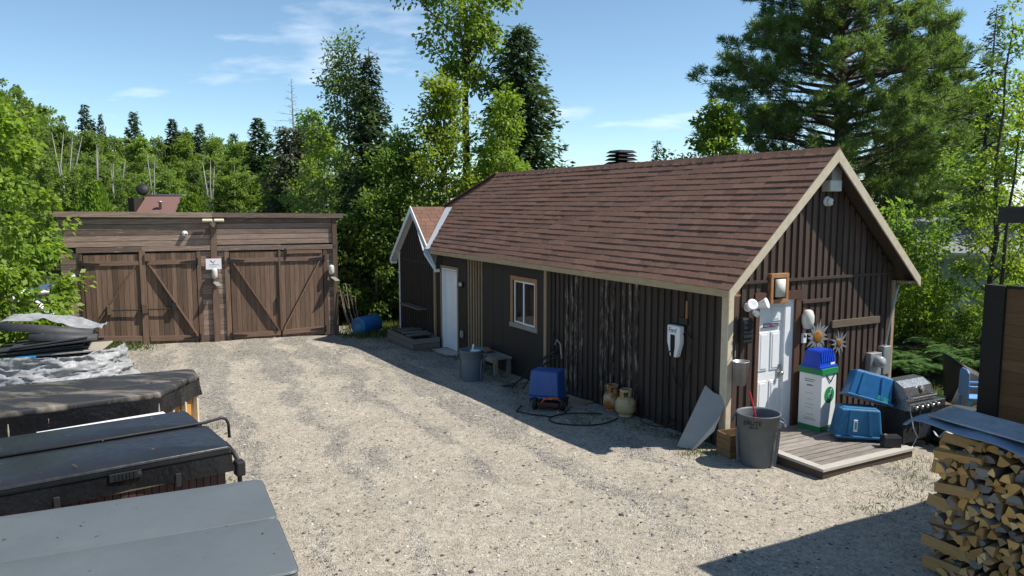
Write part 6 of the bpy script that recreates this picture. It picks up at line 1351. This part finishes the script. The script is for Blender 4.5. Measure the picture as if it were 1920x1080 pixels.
bs = [decid(2.9, 1.5, .1, 60, 55, .12, 90 + k, (LF_mid, LF_bright, LF_mid)[k], M_barkd, .04, cr=.2, prof=lambda t: .95 - .35 * t) for k in range(3)]
for k, (px, Yd, s) in enumerate(((1702, 21.5, 1.1), (1730, 19.8, .8), (1758, 21.0, .95), (1800, 19.6, .45), (1838, 20.5, .5), (1690, 23.5, 1.4), (1738, 23.8, 1.1), (1862, 22, .6), (1905, 18, .7))):
    plant('leafy_shrub', ['tall leafy shrub right against the shed corner', 'leafy shrub second from the shed corner', 'leafy shrub third from the shed corner', 'leafy shrub before the pale green house wall', 'leafy shrub under the thin young trees', 'larger shrub behind the shed roof corner', 'largest shrub before the pale green house', 'leafy shrub left of the dark wall post', 'leafy shrub behind the half wall'][k], 'shrub', bs[k % 3], loc_at(px, Yd), k * 1.3, s, 'leafy shrubs right of the shed', parts=('stem', 'foliage'))
# -- ferns
def fern_mesh(seed):
    rng = np.random.default_rng(seed); Cs, Ds, Ns, Ls = [], [], [], []; m = MB()
    for k in range(13):
        an = 2 * math.pi * k / 13 + rng.uniform(-.2, .2); L = rng.uniform(.55, .85); d = np.array([math.cos(an), math.sin(an), 0])
        P = lambda s: d * L * s * .85 + np.array([0, 0, L * (1.15 * s - .85 * s * s)])
        m.tube([Vector(P(s)) for s in (0, .4, .75, 1)], .005, 3, False)
        s = np.repeat(np.linspace(.15, .98, 16), 2); sg = np.tile([-1, 1], 16); pts = np.array([P(x) for x in s]); side = np.array([-math.sin(an), math.cos(an), 0])
        Cs.append(pts); Ds.append(side * sg[:, None] + d * .45 + np.array([0, 0, -.15])); Ns.append(np.tile([0, 0, 1.0], (32, 1)) + rng.normal(size=(32, 3)) * .15); Ls.append(.24 * np.sin(np.pi * (.2 + .78 * (1 - s))) * L)
    L = np.concatenate(Ls); V, F = leaf_quads(np.concatenate(Cs), np.concatenate(Ds), np.concatenate(Ns), L, L * .32, fold=.1)
    return m.mesh('stem', LF_fern, fix=False), fast_mesh('frond', V, F, LF_fern)
fm = [fern_mesh(k) for k in (1, 2, 3)]
random.seed(9); rows = [(1675 + i * 19 + random.uniform(-6, 6), random.choice((16.8, 17.4, 18.2)) ) for i in range(12)]
for k, (px, Yd) in enumerate(rows):
    plant('fern', 'arching green fern in the fern bank behind the scrap', 'fern', fm[k % 3], loc_at(px, Yd)[:2] + (gz(0, Yd) - .05 + random.uniform(.05, .35),), random.uniform(0, 6), random.uniform(1.0, 1.5), 'ferns behind the scrap', parts=('stems', 'fronds'))
def bank(a, b):
    x = 8.0 + 7 * a; y = 16.2 + 5 * b; return (x, y, gz(x, y) - .1 + .5 * min(1, b * 4) + .06 * math.sin(3 * x) + .05 * math.sin(5 * y))
o = sheet(bank, 24, 16).build('earth_bank', mat('dark_earth', (.02, .017, .01), (.04, .035, .02), scale=4, rough=1, bump=.6), fix=False); tag(o, kind='structure')
# ------------------------------------------------------------------ ground clutter
rng = np.random.default_rng(5)
def pebbles(n):
    d = rng.uniform(0, 1, n) ** .8; Yp = 5.2 + 19 * d; half = .68 * Yp; X = rng.uniform(-1, 1, n) * half
    k = (X < 5.6) & (X > -14); X, Yp = X[k], Yp[k]; rel = np.stack([X - HA.x, Yp - HA.y], 1); aa = rel @ np.array([UU.x, UU.y]); bb = rel @ np.array([VV.x, VV.y])
    k = ~((bb > -.03) & (aa > -.05)); X, Yp = X[k], Yp[k]
    return X, Yp
X, Yp = pebbles(70000); n = len(X); r = np.minimum(.004 + rng.gamma(1.1, .0048, n), .04)
base = np.array([(1, 0, 0), (0, 1, 0), (-1, 0, 0), (0, -1, 0), (0, 0, .75), (.6, .6, .35), (-.6, .5, .4), (-.5, -.6, .35), (.55, -.55, .4)])
tri = np.array([(0, 5, 8), (0, 1, 5), (1, 2, 6), (1, 6, 5), (2, 3, 7), (2, 7, 6), (3, 0, 8), (3, 8, 7), (4, 5, 6), (4, 6, 7), (4, 7, 8), (4, 8, 5)])
an = rng.uniform(0, 6.28, n); ca, sa = np.cos(an)[:, None], np.sin(an)[:, None]; bx = base[None, :, 0] * rng.uniform(.8, 1.5, (n, 1)); by = base[None, :, 1]; 
Zp = np.array([yardz(a, b) for a, b in zip(X, Yp)])
V = np.stack([X[:, None] + r[:, None] * (bx * ca - by * sa), Yp[:, None] + r[:, None] * (bx * sa + by * ca), Zp[:, None] + r[:, None] * (base[None, :, 2] * .8 * np.ones((n, 1)) - .1)], 2)
V = V + rng.normal(size=V.shape) * r[:, None, None] * .12
Fp = (tri[None] + (np.arange(n) * 9)[:, None, None]).reshape(-1, 3)
Mp, npn = newmat('loose_stone'); ri = N(npn, 'ShaderNodeNewGeometry').outputs['Random Per Island']; cl = ramp(npn, ri, [(0, (.06, .058, .055)), (.25, (.17, .16, .15)), (.7, (.3, .275, .24)), (1, (.55, .52, .47))])
N(npn, 'ShaderNodeOutputMaterial', {0: N(npn, 'ShaderNodeBsdfPrincipled', {'Base Color': cl, 'Roughness': .9, 'Specular IOR Level': .2}).outputs[0]})
o = link('loose_stones', fast_mesh('loose_stones', V.reshape(-1, 3), Fp, Mp)); tag(o, 'loose grey stones scattered over the gravel yard', 'stones', kind='stuff')
# grass and weeds
def grass(name, label, centres, per, spread, h, m):
    Cs, Ds, Ls = [], [], []
    for (x, y, s) in centres:
        k = int(per * s); px_ = x + rng.normal(0, spread * s, k); py_ = y + rng.normal(0, spread * s, k)
        Cs.append(np.stack([px_, py_, [yardz(a, b) - .01 for a, b in zip(px_, py_)]], 1)); Ds.append(rng.normal(size=(k, 3)) * .55 + np.array([0, 0, 1])); Ls.append(h * rng.uniform(.4, 1.3, k))
    C = np.concatenate(Cs); L = np.concatenate(Ls); V, F = leaf_quads(C, np.concatenate(Ds), rdir(rng, len(C)), L, np.maximum(L * .13, .008), fold=0, belly=.3)
    o = link(name, fast_mesh(name, V, F, m)); tag(o, label, 'grass', kind='stuff')
LF_grass = leafmat('grass_blade', (.05, .085, .018), (.09, .13, .03), (.16, .17, .06), .3)
cen = []
for a in np.arange(.3, 13.8, .28):
    p = hw(-.18 - abs(rng.normal(0, .22)), a + rng.normal(0, .1)); cen.append((p.x, p.y, rng.uniform(.2, .9)))
for px, py, s in ((1340, 845, 1.0), (1295, 850, 1.1), (1315, 848, .9), (1290, 852, .6), (1460, 866, .5), (1480, 872, .4), (1085, 790, .8), (1110, 780, .6), (1235, 795, 1.0), (735, 640, 2.0), (760, 672, 1.4), (700, 632, 1.5), (720, 655, 1.6), (930, 715, 1.3), (960, 722, 1.0), (985, 738, 1), (1690, 930, 1.2), (1640, 955, 1.2), (1720, 905, 1.2), (1700, 880, 1.0), (1740, 870, 1.2), (400, 850, .8), (410, 800, .7), (430, 900, .6), (1715, 815, .8), (1745, 800, .8)):
    d = Vector(((px - 960) / F_PX, math.cos(PITCH) + (540 - py) / F_PX * math.sin(PITCH), -math.sin(PITCH) + (540 - py) / F_PX * math.cos(PITCH))); t_ = (.028 * 11.5 - CAM_H) / (d.z + .028 * d.y); cen.append((d.x * t_, d.y * t_, s))
grass('weeds', 'low grass and weeds along shed wall and yard edges', cen, 110, .16, .075, LF_grass)
cen = [(rng.uniform(-15, -10.5), rng.uniform(12, 22), rng.uniform(.5, 1.5)) for _ in range(140)] + [(rng.uniform(-5.2, -1.5), rng.uniform(23.6, 28.5), rng.uniform(.5, 1.6)) for _ in range(120)] + [(rng.uniform(6.3, 10.5), rng.uniform(11.5, 16.5), rng.uniform(.4, 1.0)) for _ in range(40)]
grass('rough_grass', 'rough grass round the trees at the yard edges', cen, 90, .3, .22, LF_grass)

# twigs, dry leaves and needles lying about
n = 900; Yl = rng.uniform(6, 22, n); Xl = rng.uniform(-.55, .42, n) * Yl; kk = np.array([(np.dot([x - HA.x, y - HA.y], [VV.x, VV.y]) < -.1 or np.dot([x - HA.x, y - HA.y], [UU.x, UU.y]) < -2) for x, y in zip(Xl, Yl)]); Xl, Yl = Xl[kk], Yl[kk]; n = len(Xl)
Zl = np.array([yardz(a, b) + .012 for a, b in zip(Xl, Yl)])
dd_ = rng.normal(size=(n, 3)) * np.array([1, 1, .12]); L = rng.uniform(.025, .08, n)
V, F = leaf_quads(np.stack([Xl, Yl, Zl], 1), dd_, np.tile([0, 0, 1.0], (n, 1)) + rng.normal(size=(n, 3)) * .3, L, L * rng.uniform(.12, .6, n), fold=.15)
o = link('fallen_leaves', fast_mesh('fallen_leaves', V, F, leafmat('dry_leaf', (.1, .07, .035), (.2, .14, .07), (.12, .13, .04), .1))); tag(o, 'dry leaves and bits of twig scattered over the yard', 'leaves', kind='stuff')
pts = []
for (cx0, cy0, rz0, w0, d0, hz0, cnt) in ((-2.57, 7.62, math.radians(25.2), 2.35, 2.15, 1.0, 26), (-4.44, 10.26, math.radians(36.5), 2.4, 1.9, 1.0, 46), (-5.45, 12.94, math.radians(30), 2.3, 1.5, 1.0, 40)):
    for q in range(cnt):
        a, b = -rng.random() * w0, -rng.random() * d0; pts.append((cx0 + a * math.cos(rz0) - b * math.sin(rz0), cy0 + a * math.sin(rz0) + b * math.cos(rz0), hz0 + .045))
P_ = np.array(pts); n = len(P_); L = rng.uniform(.015, .05, n); V, F = leaf_quads(P_, rng.normal(size=(n, 3)) * np.array([1, 1, .05]), np.tile([0, 0, 1.0], (n, 1)) + rng.normal(size=(n, 3)) * .2, L, L * rng.uniform(.1, .6, n), fold=.1)
o = link('cover_litter', fast_mesh('cover_litter', V, F, MATS['dry_leaf'])); tag(o, 'bits of leaf litter lying on the hot tub covers', 'leaves', kind='stuff')
